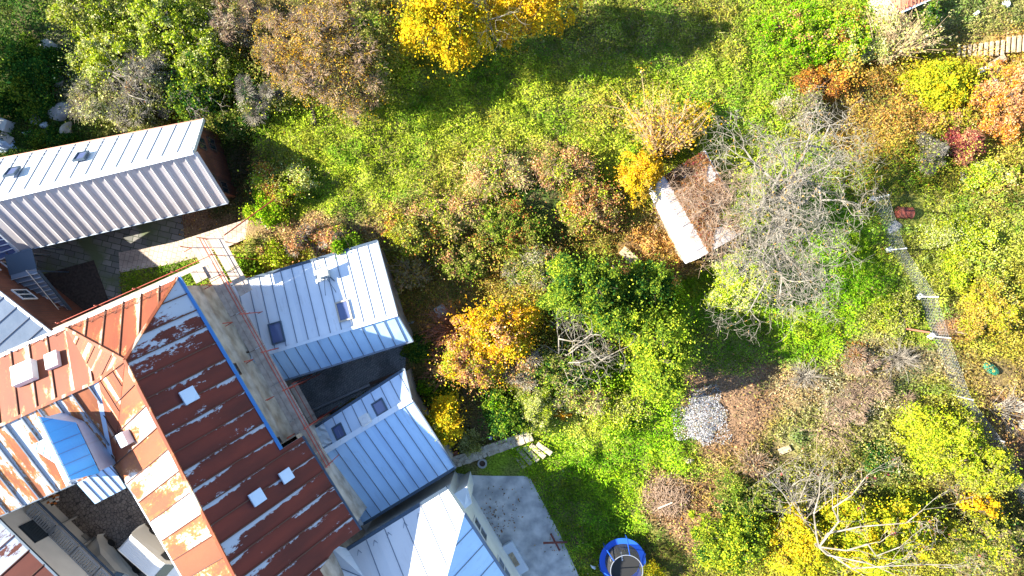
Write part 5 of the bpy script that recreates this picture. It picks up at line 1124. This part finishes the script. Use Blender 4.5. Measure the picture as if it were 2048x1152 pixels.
def bare_tree(name, label, cat, base, heads, seed, m='greybark', r0=.28, depth=6, twist=.55, ht=7., fork=2.4, lich=0, group=None, ln=1., lv=None, nl=0, rmin=.008, fz=None, side=2, haze=0):
    """heads: plan places (px, py, z) the main limbs reach for"""
    r = np.random.RandomState(seed); g = ground(*base); b = np.array(g); T = thing(name, g, label, cat, group); sg = []; tips = []; mid = []
    def grow(p, d, l, rad, dep):
        k = 3 if dep > 2 else 2; q = p; dd = d
        for i in range(k):
            dd = dd + r.normal(size=3) * twist * .42; dd[2] += .03; dd /= np.linalg.norm(dd); e = q + dd * l / k; ra = rad * (1 - .35 * i / k); sg.append((q, e, ra, rad * (1 - .35 * (i + 1) / k))); q = e
            if lich and r.rand() < .05 and rad < .07: mid.append((q, dd, ra))
        if dep <= 0 or rad * .6 < .004: tips.append(q); return
        nb = int(fork) + (r.rand() < fork % 1)
        for i in range(nb):
            nd = dd + r.normal(size=3) * twist * 1.25; nd[2] *= .7; nd /= np.linalg.norm(nd); grow(q, nd, l * r.uniform(.62, .92), max(rmin * .6, rad * (.72 if i == 0 else .56)), dep - 1)
    first = True
    for (hx, hy, hz) in heads:
        e = np.array(P(hx, hy, g.z + hz)); s = np.array(P(fz[0], fz[1], g.z + fz[2])) if fz else b + np.array([0, 0, ht * .25]); pts = bent(s, e, r, 4, .35); sg.extend(chain(pts, r0 * .62, r0 * .3))
        if first: sg.extend(chain([b - [0, 0, .3], s], r0 * 1.25, r0)); first = False
        l = np.linalg.norm(e - s)
        for j in range(1, 5):
            d = pts[j] - pts[j - 1]; d /= np.linalg.norm(d)
            for _ in range(side if j < 4 else side + 1):
                nd = d * .8 + r.normal(size=3) * twist; nd[2] = abs(nd[2]) * .5 + .05; nd /= np.linalg.norm(nd); grow(pts[j], nd, ln * r.uniform(.8, 1.3), r0 * .3 * (1.1 - .15 * j), depth - 1 - (j < 2))
    if haze:
        tp = np.array(tips); hz = []
        for p in tp:
            for _ in range(haze): d = r.normal(size=3); d[2] *= .5; d /= np.linalg.norm(d); e = p + d * r.uniform(.18, .5); hz.append((p, e, .010, .004)); hz.append((e, e + (d + r.normal(size=3) * .6) * .2, .006, .003))
        segs_mesh('twigs', hz, M[m], T, 3)
    segs_mesh('branches', sg, M[m], T, 5)
    if mid: segs_mesh('lichen', [(p - d * .07, p + d * .07, ra * 1.5 + .01, ra * 1.3 + .01) for p, d, ra in mid], M['lichen'], T, 5)
    if nl:
        C = np.array(tips); q = C[r.randint(len(C), size=nl)] + r.normal(size=(nl, 3)) * .15; quads_mesh('last_leaves', leaves(q, .14, r, .4), pick(lv, nl, r), LEAF, T)
    return T

GT = 'trees and shrubs of the overgrown garden'
# top middle: yellow trees
leafy('yellow_tree', 'bright yellow autumn tree cut by the top edge, left of the pair', 'tree', 886, 34, 86, 72, 9, [('yellow', 8), ('gold', 3), ('ylime', 3)], 30000, .17, 1, GT, clumps=60)
leafy('golden_tree', 'orange-yellow autumn tree cut by the top edge, right of the bright yellow tree', 'tree', 1058, -8, 98, 52, 9, [('gold', 6), ('yellow', 4), ('amber', 2)], 22000, .17, 2, GT, clumps=45)
bare_tree('bare_tree', 'thin leafless grey branches rising between the two yellow trees at the top', 'tree', (975, 10), [(985, 60, 6), (1010, 30, 7), (960, -20, 7)], 31, depth=4, r0=.09, ln=.7, group=GT)
leafy('russet_tree', 'half bare tree with scattered golden-brown leaves near the top, left of the yellow tree', 'tree', 650, 95, 150, 122, 6.5, [('brown', 4), ('gold', 3), ('amber', 3), ('olive', 3), ('tan', 3)], 21000, .13, 3, GT, clumps=110, twigs=5200, cr=.27, own_=.25)
leafy('olive_tree', 'olive green slender tree between the russet tree and the yellow tree', 'tree', 750, 75, 62, 100, 6, [('olive', 6), ('green', 3), ('amber', 1)], 11000, .17, 4, GT, clumps=40, twigs=900)
leafy('twiggy_shrub', 'greyish brown twiggy shrub at the lower tip of the russet tree', 'shrub', 700, 185, 45, 35, 3, [('tan', 4), ('gold', 2), ('brown', 2)], 1600, .13, 40, GT, twigs=1500)
# top left thicket
leafy('lime_shrub', 'tall lime green shrub at the top edge of the thicket', 'shrub', 190, 25, 95, 55, 4.5, [('lime', 4), ('pale', 3), ('olive', 2)], 10000, .19, 5, GT, clumps=45)
leafy('lime_shrub', 'large yellow-green shrub in the middle of the top left thicket', 'shrub', 215, 110, 85, 60, 4, [('lime', 4), ('pale', 3), ('ylime', 2)], 10000, .19, 6, GT, clumps=40)
leafy('green_tree', 'dense green tree at the top edge between the lime shrub and the grey thicket', 'tree', 330, 45, 80, 75, 5.5, [('green', 2), ('lime', 5), ('pale', 3), ('olive', 2)], 12000, .19, 7, GT, clumps=50)
leafy('green_tree', 'mottled green tree right of centre in the top left thicket', 'tree', 410, 110, 68, 70, 5, [('green', 3), ('lime', 4), ('pale', 2), ('dark', 1), ('olive', 2)], 10000, .19, 8, GT, clumps=40)
leafy('green_shrub', 'dark green shrub with orange sprigs above the right end of the long house', 'shrub', 385, 190, 62, 42, 4, [('green', 3), ('dark', 4), ('lime', 1)], 7000, .19, 9, GT, clumps=32, twigs=400, twm='greybark')
leafy('grey_shrub', 'pale grey-green bushy shrub with orange sprigs in the thicket', 'shrub', 300, 150, 58, 45, 4, [('pale', 3), ('greyl', 3), ('rust', 1), ('olive', 2)], 5000, .17, 10, GT, twigs=1600, twm='greybark')
leafy('pale_shrub', 'pale dry shrub beside the gutter of the long house', 'shrub', 200, 200, 62, 48, 3, [('pale', 5), ('olive', 3), ('tan', 2)], 6500, .17, 11, GT, twigs=1300, twm='greybark')
leafy('pale_shrub', 'sandy twiggy shrub above the middle of the long house roof', 'shrub', 280, 215, 70, 35, 3, [('pale', 4), ('olive', 3), ('greyl', 2)], 6000, .17, 12, GT, twigs=1600, twm='greybark')
leafy('grey_thicket', 'grey-brown twiggy tree at the top edge left of the russet tree', 'tree', 470, 40, 68, 60, 5, [('greyl', 4), ('tan', 2), ('brown', 2), ('olive', 3)], 4500, .15, 13, GT, twigs=3200, twm='twig', clumps=45)
leafy('grey_shrub', 'grey bare-looking shrub below the russet tree beside dark shade', 'shrub', 520, 195, 48, 42, 3.5, [('greyl', 3), ('dark', 3), ('olive', 2)], 2600, .15, 14, GT, twigs=1900, twm='greybark')
leafy('green_shrub', 'green shrub leaning over the shaded grass right of the long house', 'shrub', 470, 240, 70, 32, 3, [('olive', 4), ('green', 3), ('dark', 2)], 5500, .18, 15, GT, clumps=26)
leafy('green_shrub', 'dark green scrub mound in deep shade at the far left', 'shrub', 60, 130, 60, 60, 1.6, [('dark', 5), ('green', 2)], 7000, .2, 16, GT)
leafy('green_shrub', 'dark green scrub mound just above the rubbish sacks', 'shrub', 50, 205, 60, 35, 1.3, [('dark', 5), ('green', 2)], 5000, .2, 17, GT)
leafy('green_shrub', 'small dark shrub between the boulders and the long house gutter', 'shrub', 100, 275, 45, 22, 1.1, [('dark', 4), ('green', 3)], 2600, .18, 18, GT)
bare_tree('bare_sapling', 'leafless pale sapling reaching over the long house roof', 'tree', (255, 175), [(270, 170, 4), (240, 150, 4.5), (290, 200, 4.2)], 32, depth=4, r0=.07, ln=.6, m='palebark', group=GT)
bare_tree('bare_sapling', 'leafless sapling at the right end of the long house roof', 'tree', (400, 225), [(440, 210, 3), (390, 225, 3.6)], 33, depth=4, r0=.06, ln=.5, m='palebark', group=GT)
# slope in the middle
leafy('bank_shrub', 'rounded yellow-green shrub with red tips on the bank right of the long house', 'shrub', 560, 365, 60, 42, 1.8, [('lime', 4), ('pale', 2), ('rust', 1), ('olive', 2)], 6500, .17, 19, GT)
leafy('bank_shrub', 'bright green grass hump at the edge of the bank above the garden path', 'shrub', 530, 420, 38, 36, 1.2, [('lime', 5), ('vivid', 3)], 4500, .17, 20, GT)
leafy('salmon_bush', 'salmon pink dry bush in the middle of the upper lawn', 'shrub', 985, 345, 80, 42, 1.5, [('salmon', 4), ('pale', 2), ('lime', 1), ('lime', 2)], 8000, .15, 21, GT, twigs=450, twm='tantwig')
leafy('salmon_bush', 'salmon and green bramble left of the dark gap in the middle', 'shrub', 900, 430, 85, 38, 1.7, [('salmon', 3), ('olive', 3), ('lime', 3)], 8000, .16, 22, GT, twigs=300, twm='tantwig')
leafy('rust_shrub', 'orange-flecked shrub right of the dark gap in the middle', 'shrub', 1180, 410, 62, 55, 2.8, [('rust', 3), ('olive', 4), ('salmon', 3), ('lime', 2)], 10000, .16, 23, GT, clumps=30, twigs=200)
leafy('rust_shrub', 'grey-green shrub with pink leaves above the dark gap', 'shrub', 1130, 330, 60, 40, 2.2, [('salmon', 4), ('olive', 3), ('lime', 2)], 7500, .15, 24, GT, twigs=300)
leafy('green_shrub', 'mixed green shrub in the middle garden below the salmon bramble', 'shrub', 1020, 450, 75, 42, 2.2, [('green', 4), ('olive', 3), ('rust', 1)], 7500, .18, 25, GT, clumps=28)
leafy('green_shrub', 'olive shrub with yellow leaves at the top right corner of the middle house', 'shrub', 830, 465, 68, 38, 2.4, [('olive', 4), ('ylime', 2), ('lime', 1), ('rust', 1)], 7000, .18, 26, GT, clumps=28)
leafy('green_shrub', 'fresh green shrub overhanging the back edge of the middle house roof', 'shrub', 695, 495, 38, 26, 3.6, [('green', 4), ('vivid', 2)], 3600, .17, 27, GT, base=(690, 470))
leafy('salmon_bush', 'bare reddish bush with pale branches behind the middle house', 'shrub', 640, 478, 70, 26, 2.6, [('salmon', 4), ('rust', 2), ('lime', 2)], 5500, .15, 28, GT, twigs=600, twm='palebark')
leafy('green_shrub', 'leafy green bush between the scaffolding and the garden path', 'shrub', 485, 538, 38, 26, 2., [('green', 4), ('vivid', 3)], 4200, .2, 29, GT)
leafy('lime_shrub', 'small lime bush by the end of the garden path', 'shrub', 545, 510, 36, 22, 1.2, [('lime', 4), ('salmon', 1)], 2600, .17, 30, GT)
leafy('green_shrub', 'green shrub with pale stems left of the dark evergreen', 'shrub', 925, 520, 55, 38, 2, [('olive', 4), ('green', 3), ('salmon', 1)], 5000, .18, 41, GT, clumps=20)
leafy('grey_shrub', 'grey-green loose shrub above the evergreens', 'shrub', 1075, 535, 58, 42, 3, [('greyl', 2), ('olive', 4), ('green', 3), ('salmon', 1)], 7500, .16, 42, GT, twigs=450, twm='greybark')
sprays('wiry_shrub', 'wiry shrub of arching stems with a few leaves right of the middle house roof', 'shrub', 825, 548, 1.9, 1.8, 70, 'tantwig', 5, lv=[('tan', 2), ('amber', 2), ('olive', 1)], nl=1000, group=GT)
sprays('red_stem_shrub', 'red-stemmed leafless shrub left of the orange tree', 'shrub', 915, 650, 2.9, 1.7, 60, 'redtwig', 6, (178, 75), [('rust', 2)], 150, group=GT)
sprays('red_stem_shrub', 'reddish leafless shrub at the lower left of the orange tree', 'shrub', 905, 735, 2.5, 1.5, 45, 'redtwig', 7, (190, 60), group=GT)
# centre evergreens and orange tree
leafy('evergreen_tree', 'bushy olive-green evergreen tree, leftmost and largest crown of the centre group', 'tree', 1170, 575, 92, 66, 6.5, [('green', 6), ('dark', 3), ('lime', 2)], 19000, .2, 43, GT, clumps=46, cr=.3)
leafy('evergreen_tree', 'dark evergreen tree in shade right of the largest centre crown', 'tree', 1290, 575, 62, 50, 4.5, [('green', 5), ('dark', 4), ('lime', 1)], 9000, .2, 44, GT, clumps=30)
leafy('evergreen_tree', 'narrow evergreen with bright tufts leaning between two larger crowns', 'tree', 1235, 640, 60, 34, 6, [('green', 5), ('dark', 2), ('lime', 3)], 9000, .19, 45, GT, clumps=24)
leafy('evergreen_tree', 'tall lime-green tree just left of the ash heap', 'tree', 1322, 705, 62, 100, 6.5, [('lime', 4), ('green', 5), ('dark', 1)], 19000, .19, 46, GT, clumps=50, cr=.3)
leafy('evergreen_tree', 'dim green understorey tree below the leafless grey crown', 'tree', 1130, 730, 75, 50, 3, [('dark', 4), ('green', 3), ('olive', 2)], 8000, .19, 47, GT, clumps=30, twigs=300)
leafy('orange_tree', 'bright orange and yellow autumn tree in the middle of the garden', 'tree', 1000, 660, 82, 60, 5.5, [('gold', 6), ('yellow', 4), ('orange', 3), ('ylime', 2), ('salmon', 2)], 17000, .18, 48, GT, clumps=46, twigs=300, twm='redtwig')
leafy('orange_tree', 'yellow and salmon mottled tree under the lower left of the orange one', 'tree', 945, 720, 72, 52, 4, [('yellow', 3), ('salmon', 3), ('orange', 2), ('lime', 2), ('pale', 1)], 13000, .17, 49, GT, clumps=40, twigs=1200, twm='redtwig')
leafy('salmon_bush', 'salmon and grey bush under the right side of the orange tree', 'shrub', 1055, 735, 45, 38, 2.8, [('salmon', 4), ('greyl', 2), ('olive', 2)], 4000, .16, 50, GT, twigs=900, twm='palebark')
bare_tree('bare_tree', 'leafless grey tree in the shade between the orange tree and the lime-green tree', 'tree', (1110, 700), [(1200, 670, 4.5), (1150, 680, 5), (1240, 700, 4), (1190, 730, 4)], 34, depth=5, r0=.10, ln=.85, m='greybark', group=GT)
leafy('small_yellow_tree', 'small yellow tree at the right corner of the lower blue house', 'tree', 888, 845, 36, 50, 4.2, [('yellow', 5), ('ylime', 4), ('gold', 1)], 5500, .17, 51, GT, base=(900, 840))
leafy('green_shrub', 'dense deep green bush above the right end of the stone wall', 'shrub', 1008, 830, 50, 42, 2.6, [('green', 4), ('dark', 3), ('vivid', 1)], 7500, .19, 52, GT, clumps=24)
leafy('willowy_shrub', 'pale narrow-leaved shrub right of the deep green bush', 'shrub', 1070, 815, 42, 48, 2.4, [('pale', 4), ('lime', 4), ('olive', 2)], 7500, .22, 53, GT, clumps=26, asp=.22, up=.1)
leafy('pale_shrub', 'small pale tufted shrub behind the left half of the stone wall', 'shrub', 938, 885, 26, 28, 1.3, [('pale', 4), ('olive', 3)], 2200, .2, 54, GT, asp=.25, up=.1)
leafy('green_shrub', 'shady green shrub in the gap between the two blue-roofed houses', 'shrub', 835, 700, 30, 30, 1.2, [('green', 4), ('dark', 3)], 2600, .17, 55, GT)
leafy('green_shrub', 'low dark green plants along the right corner of the lower house', 'shrub', 880, 780, 42, 32, 1.0, [('green', 4), ('dark', 2), ('vivid', 1)], 2800, .17, 56, GT)
leafy('salmon_bush', 'dry salmon-tinged shrub under the lime-green tree and above the bright lawn', 'shrub', 1150, 800, 70, 32, 1.8, [('salmon', 2), ('pale', 3), ('lime', 3), ('olive', 2)], 6500, .16, 57, GT, twigs=500)
leafy('orange_bush', 'small orange bush on the edge of the bright lawn', 'shrub', 1128, 825, 14, 14, 1.3, [('orange', 4), ('gold', 3)], 800, .14, 58, GT)
leafy('lime_shrub', 'lime shrub along the lower left foot of the ash clearing', 'shrub', 1245, 820, 60, 40, 1.5, [('lime', 5), ('pale', 2), ('olive', 2)], 6500, .17, 59, GT)
# around the shed
sprays('broom_shrub', 'fan of long bare tan stems with golden leaves above the shed', 'shrub', 1310, 318, 4.8, 3.4, 110, 'tantwig', 8, (82, 52), [('amber', 3), ('gold', 2), ('salmon', 1)], 3200, .15, group=GT, sub=5)
leafy('golden_shrub', 'golden yellow shrub hanging over the upper left corner of the shed', 'shrub', 1285, 348, 44, 50, 4.4, [('gold', 4), ('yellow', 3), ('amber', 3)], 6500, .15, 60, GT, clumps=26)
leafy('golden_shrub', 'yellow-green foliage patch upper right of the bare tan stems', 'shrub', 1395, 235, 42, 30, 1.6, [('amber', 2), ('yellow', 3), ('lime', 4)], 3000, .16, 61, GT)
leafy('ivy_mass', 'bright green ivy clad limb right of the shed roof', 'ivy', 1505, 400, 46, 62, 5.2, [('lime', 6), ('green', 3)], 9000, .17, 62, GT, clumps=26)
leafy('ivy_mass', 'green ivy clad limb at the lower end of the big leafless tree', 'ivy', 1490, 565, 62, 60, 4.4, [('lime', 5), ('pale', 2), ('green', 2)], 10000, .17, 63, GT, clumps=32, twigs=500, twm='greybark')
leafy('grey_shrub', 'grey-green shrub above the big leafless tree', 'shrub', 1610, 215, 55, 34, 2.4, [('olive', 3), ('greyl', 2), ('green', 2)], 4500, .17, 64, GT, twigs=500)
bare_tree('big_bare_tree', 'big leafless grey walnut tree with crooked lichen-spotted limbs spreading right of the shed', 'tree', (1545, 395), [(1600, 375, 7.5), (1660, 330, 7), (1680, 400, 6.5), (1560, 300, 8), (1620, 270, 7.5), (1490, 300, 6), (1510, 420, 6.5), (1660, 250, 6.5)], 35, fz=(1560, 395, 4.2), m='greybark', r0=.16, depth=6, ln=1.0, twist=.60, fork=1.95, haze=2, lich=1, group=GT)
bare_tree('big_bare_tree', 'leafless grey tree whose branches cover the ground below the shed', 'tree', (1535, 440), [(1570, 470, 6.5), (1600, 540, 6), (1560, 590, 6), (1500, 620, 5), (1620, 490, 6), (1520, 500, 6)], 36, fz=(1552, 420, 3.8), m='greybark', haze=3, r0=.14, depth=5, ln=1.1, twist=.62, fork=2.2, lich=1, group=GT)
bare_tree('bare_tree', 'fine brown leafless branches spread over the shed roof', 'tree', (1440, 430), [(1400, 400, 5), (1420, 450, 5), (1380, 430, 4.8), (1440, 370, 5), (1390, 365, 4.6), (1440, 480, 4.8), (1360, 400, 4.4)], 37, m='twig', haze=3, r0=.08, depth=5, ln=.8, twist=.6, group=GT)
# right part
leafy('vivid_shrub', 'vivid green shrub bank with red specks at the top right of the lawn', 'shrub', 1610, 60, 85, 62, 2.6, [('vivid', 5), ('green', 3), ('lime', 2), ('salmon', 1)], 11000, .17, 65, GT, clumps=45)
leafy('vivid_shrub', 'green shrub with red leaf tips beside the tan stem shrub', 'shrub', 1690, 70, 52, 52, 2.6, [('vivid', 3), ('lime', 4), ('rust', 1), ('pale', 2)], 6500, .17, 66, GT, clumps=30)
leafy('orange_shrub', 'orange-red shrub above the right side of the big leafless tree', 'shrub', 1650, 160, 52, 32, 2., [('orange', 4), ('rust', 3), ('olive', 2)], 4500, .17, 67, GT)
sprays('broom_shrub', 'dense sheaf of tan leafless stems left of the tiled hut', 'shrub', 1768, 112, 3.8, 2.6, 150, 'tantwig', 9, (75, 70), [('pale', 3), ('tan', 2)], 2200, .15, group=GT)
leafy('pale_shrub', 'pale green shrub under the sheaf of tan stems', 'shrub', 1745, 85, 48, 40, 1.8, [('pale', 5), ('lime', 2), ('tan', 2)], 4500, .16, 68, GT, twigs=600, twm='tantwig')
leafy('green_shrub', 'blue-green round shrub beside the tiled hut', 'shrub', 1855, 45, 34, 38, 3, [('green', 4), ('dark', 2), ('greyl', 1)], 4000, .17, 69, GT)
leafy('yellow_shrub', 'bright yellow-green shrub left of the pale planks at the top right', 'shrub', 1890, 165, 66, 52, 2.6, [('yellow', 3), ('ylime', 5), ('lime', 2)], 9000, .17, 70, GT, clumps=34)
leafy('salmon_tree', 'salmon and orange leaved tree at the right edge near the top', 'tree', 2015, 175, 50, 52, 3.6, [('salmon', 5), ('orange', 3), ('tan', 1)], 7500, .17, 71, GT, clumps=30, twigs=300, twm='redtwig')
leafy('salmon_tree', 'orange-pink leaved shrub at the right edge under the salmon tree', 'tree', 2015, 250, 42, 30, 2.4, [('salmon', 4), ('rust', 2), ('orange', 2)], 3500, .17, 72, GT)
leafy('maroon_shrub', 'dark maroon shrub in the upper right garden', 'shrub', 1935, 290, 38, 30, 2., [('maroon', 5), ('salmon', 2), ('red', 1)], 2800, .17, 73, GT, twigs=400, twm='redtwig')
leafy('grey_shrub', 'thin grey twiggy shrub left of the maroon shrub', 'shrub', 1865, 305, 28, 38, 2, [('greyl', 3), ('olive', 3)], 1300, .15, 74, GT, twigs=900, twm='greybark')
leafy('amber_shrub', 'amber shrub below the bright yellow-green one', 'shrub', 1905, 235, 60, 26, 1.6, [('amber', 3), ('salmon', 2), ('ylime', 2)], 4000, .16, 75, GT)
leafy('lime_shrub', 'yellow-green shrub at the right edge above the fence shade', 'shrub', 1985, 350, 55, 32, 1.6, [('lime', 4), ('pale', 2), ('maroon', .5)], 4500, .17, 76, GT)
leafy('lime_shrub', 'sunlit lime bush right of the fence next to the drum', 'shrub', 1920, 470, 70, 38, 1.3, [('lime', 4), ('pale', 3), ('ylime', 1)], 6000, .16, 77, GT)
leafy('amber_shrub', 'wide amber thicket at the right edge above the green tarp', 'shrub', 1985, 620, 62, 62, 1.8, [('amber', 5), ('ylime', 3), ('pale', 1)], 9000, .15, 78, GT, clumps=44)
leafy('lime_shrub', 'olive-lime thicket between the fence and the amber one', 'shrub', 1945, 545, 75, 42, 1.4, [('lime', 3), ('olive', 3), ('ylime', 2)], 6500, .16, 79, GT)
leafy('olive_shrub', 'olive shrub left of the fence near the second post', 'shrub', 1790, 625, 55, 40, 1.1, [('olive', 4), ('lime', 3), ('pale', 1)], 4500, .16, 80, GT)
sprays('white_twig_shrub', 'ash-white leafless shrub left of the fence', 'shrub', 1785, 715, 1.9, 1.4, 90, 'palebark', 10, None, group=GT, r0=.018, sub=6)
sprays('white_twig_shrub', 'pale leafless shrub above the bare ground patch', 'shrub', 1600, 750, 1.6, 1.1, 80, 'palebark', 11, None, group=GT, r0=.016, sub=6)
sprays('grey_twig_shrub', 'thin dark twiggy shrub in the middle of the lower right garden', 'shrub', 1640, 850, 2.6, 1.8, 46, 'twig', 12, None, [('olive', 1), ('tan', 1)], 400, group=GT, r0=.02, sub=6)
sprays('grey_twig_shrub', 'tangle of grey twigs by the pale stone at the right edge', 'shrub', 1985, 815, 2.1, 1.2, 50, 'palebark', 13, (0, 80), group=GT, r0=.025, sub=5)
sprays('grey_twig_shrub', 'dark twiggy clump above the brown heap and left of the log', 'shrub', 1500, 925, 1.9, 1.2, 80, 'twig', 14, None, [('brown', 2), ('tan', 1)], 400, group=GT, r0=.018, sub=6)
leafy('amber_shrub', 'dry olive scrub between the log and the lime-yellow trees', 'shrub', 1720, 800, 85, 42, 1.2, [('olive', 3), ('tan', 3), ('greyl', 3)], 5000, .14, 81, GT, twigs=1600)
leafy('olive_shrub', 'olive scrub at the foot of the white-twigged shrub', 'shrub', 1720, 720, 60, 30, 1.0, [('olive', 3), ('greyl', 3), ('rust', 1)], 3000, .14, 82, GT, twigs=900)
# lower right trees
leafy('lime_yellow_tree', 'wide yellow-green tree at the lower right, topmost of its cluster', 'tree', 1890, 880, 82, 62, 4.5, [('ylime', 5), ('lime', 4), ('olive', 2)], 15000, .19, 83, GT, clumps=48, twigs=300)
leafy('lime_yellow_tree', 'yellow-green tree near the right edge above the leaning white branches', 'tree', 1975, 940, 60, 48, 4.2, [('ylime', 4), ('lime', 4), ('olive', 3)], 9000, .19, 84, GT, clumps=32)
leafy('lime_yellow_tree', 'yellow tree top directly under the fallen-looking white branches', 'tree', 1760, 1075, 112, 72, 5, [('ylime', 5), ('yellow', 3), ('lime', 4)], 20000, .19, 85, GT, clumps=60)
leafy('lime_yellow_tree', 'golden yellow tree on the bottom edge left of the white branches', 'tree', 1605, 1090, 72, 62, 4.8, [('yellow', 3), ('ylime', 6), ('amber', 1)], 14000, .18, 86, GT, clumps=44)
leafy('green_tree', 'mid green tree on the bottom edge right of the trampoline', 'tree', 1465, 1085, 82, 58, 4.2, [('green', 4), ('lime', 3), ('ylime', 2), ('dark', 1)], 13000, .19, 87, GT, clumps=46)
leafy('green_tree', 'dark green tree between the brush heap and the golden yellow tree', 'tree', 1500, 1000, 72, 42, 3, [('green', 4), ('olive', 4), ('dark', 2)], 8000, .18, 88, GT, clumps=34)
leafy('olive_tree', 'olive and dark green tree in the bottom right corner', 'tree', 1975, 1080, 70, 66, 4, [('olive', 5), ('dark', 2), ('ylime', 2)], 9500, .18, 89, GT, clumps=40, twigs=900)
leafy('dark_shrub', 'dark olive shrub hollow above the white branches', 'shrub', 1780, 920, 52, 46, 2.4, [('olive', 4), ('dark', 3), ('ylime', 1)], 6000, .18, 90, GT)
leafy('olive_shrub', 'olive shrub with thin twigs left of the white branches', 'shrub', 1630, 980, 72, 42, 2, [('olive', 5), ('greyl', 2), ('ylime', 2)], 6500, .16, 91, GT, twigs=700, twm='greybark')
leafy('yellow_shrub', 'small golden shrub near the lower right edge', 'shrub', 1965, 1010, 26, 24, 3.8, [('yellow', 4), ('gold', 3)], 1500, .19, 92, GT)
leafy('yellow_shrub', 'yellow-green shrub tip against the right side of the trampoline', 'shrub', 1305, 1145, 26, 20, 1.6, [('ylime', 5), ('yellow', 2)], 1300, .2, 93, GT, asp=.3)
bare_tree('white_bare_tree', 'dead white-barked tree whose long bare branches fan right across the yellow tree', 'tree', (1578, 1046), [(1800, 1094, 7.2), (1900, 1130, 7.2), (1845, 1020, 7), (1735, 950, 7), (1780, 1145, 6.5), (1640, 960, 6)], 38, m='palebark', haze=2, r0=.10, depth=4, ln=.8, twist=.25, fork=2.0, group=GT, lv=[('brown', 2), ('maroon', 1)], nl=200, fz=(1638, 1094, 4.6), side=1)
bare_tree('white_bare_tree', 'slender bare pale saplings left of the dead white tree', 'tree', (1575, 1020), [(1620, 950, 4), (1600, 960, 4.5), (1560, 970, 4), (1550, 940, 4)], 39, m='greybark', r0=.08, depth=4, ln=.8, twist=.35, group=GT)
# unseen trees added beyond the left edge to shade the top left thicket
leafy('unseen_shade_tree', 'unseen tall tree added beyond the left edge to shade the scrub', 'tree', -150, 90, 110, 90, 8, [('green', 4), ('dark', 3)], 9000, .3, 94, GT, clumps=40)
leafy('unseen_shade_tree', 'second unseen shading tree added beyond the left edge nearer the long house', 'tree', -150, 230, 95, 60, 6.5, [('green', 4), ('dark', 3)], 7000, .3, 95, GT, clumps=34)
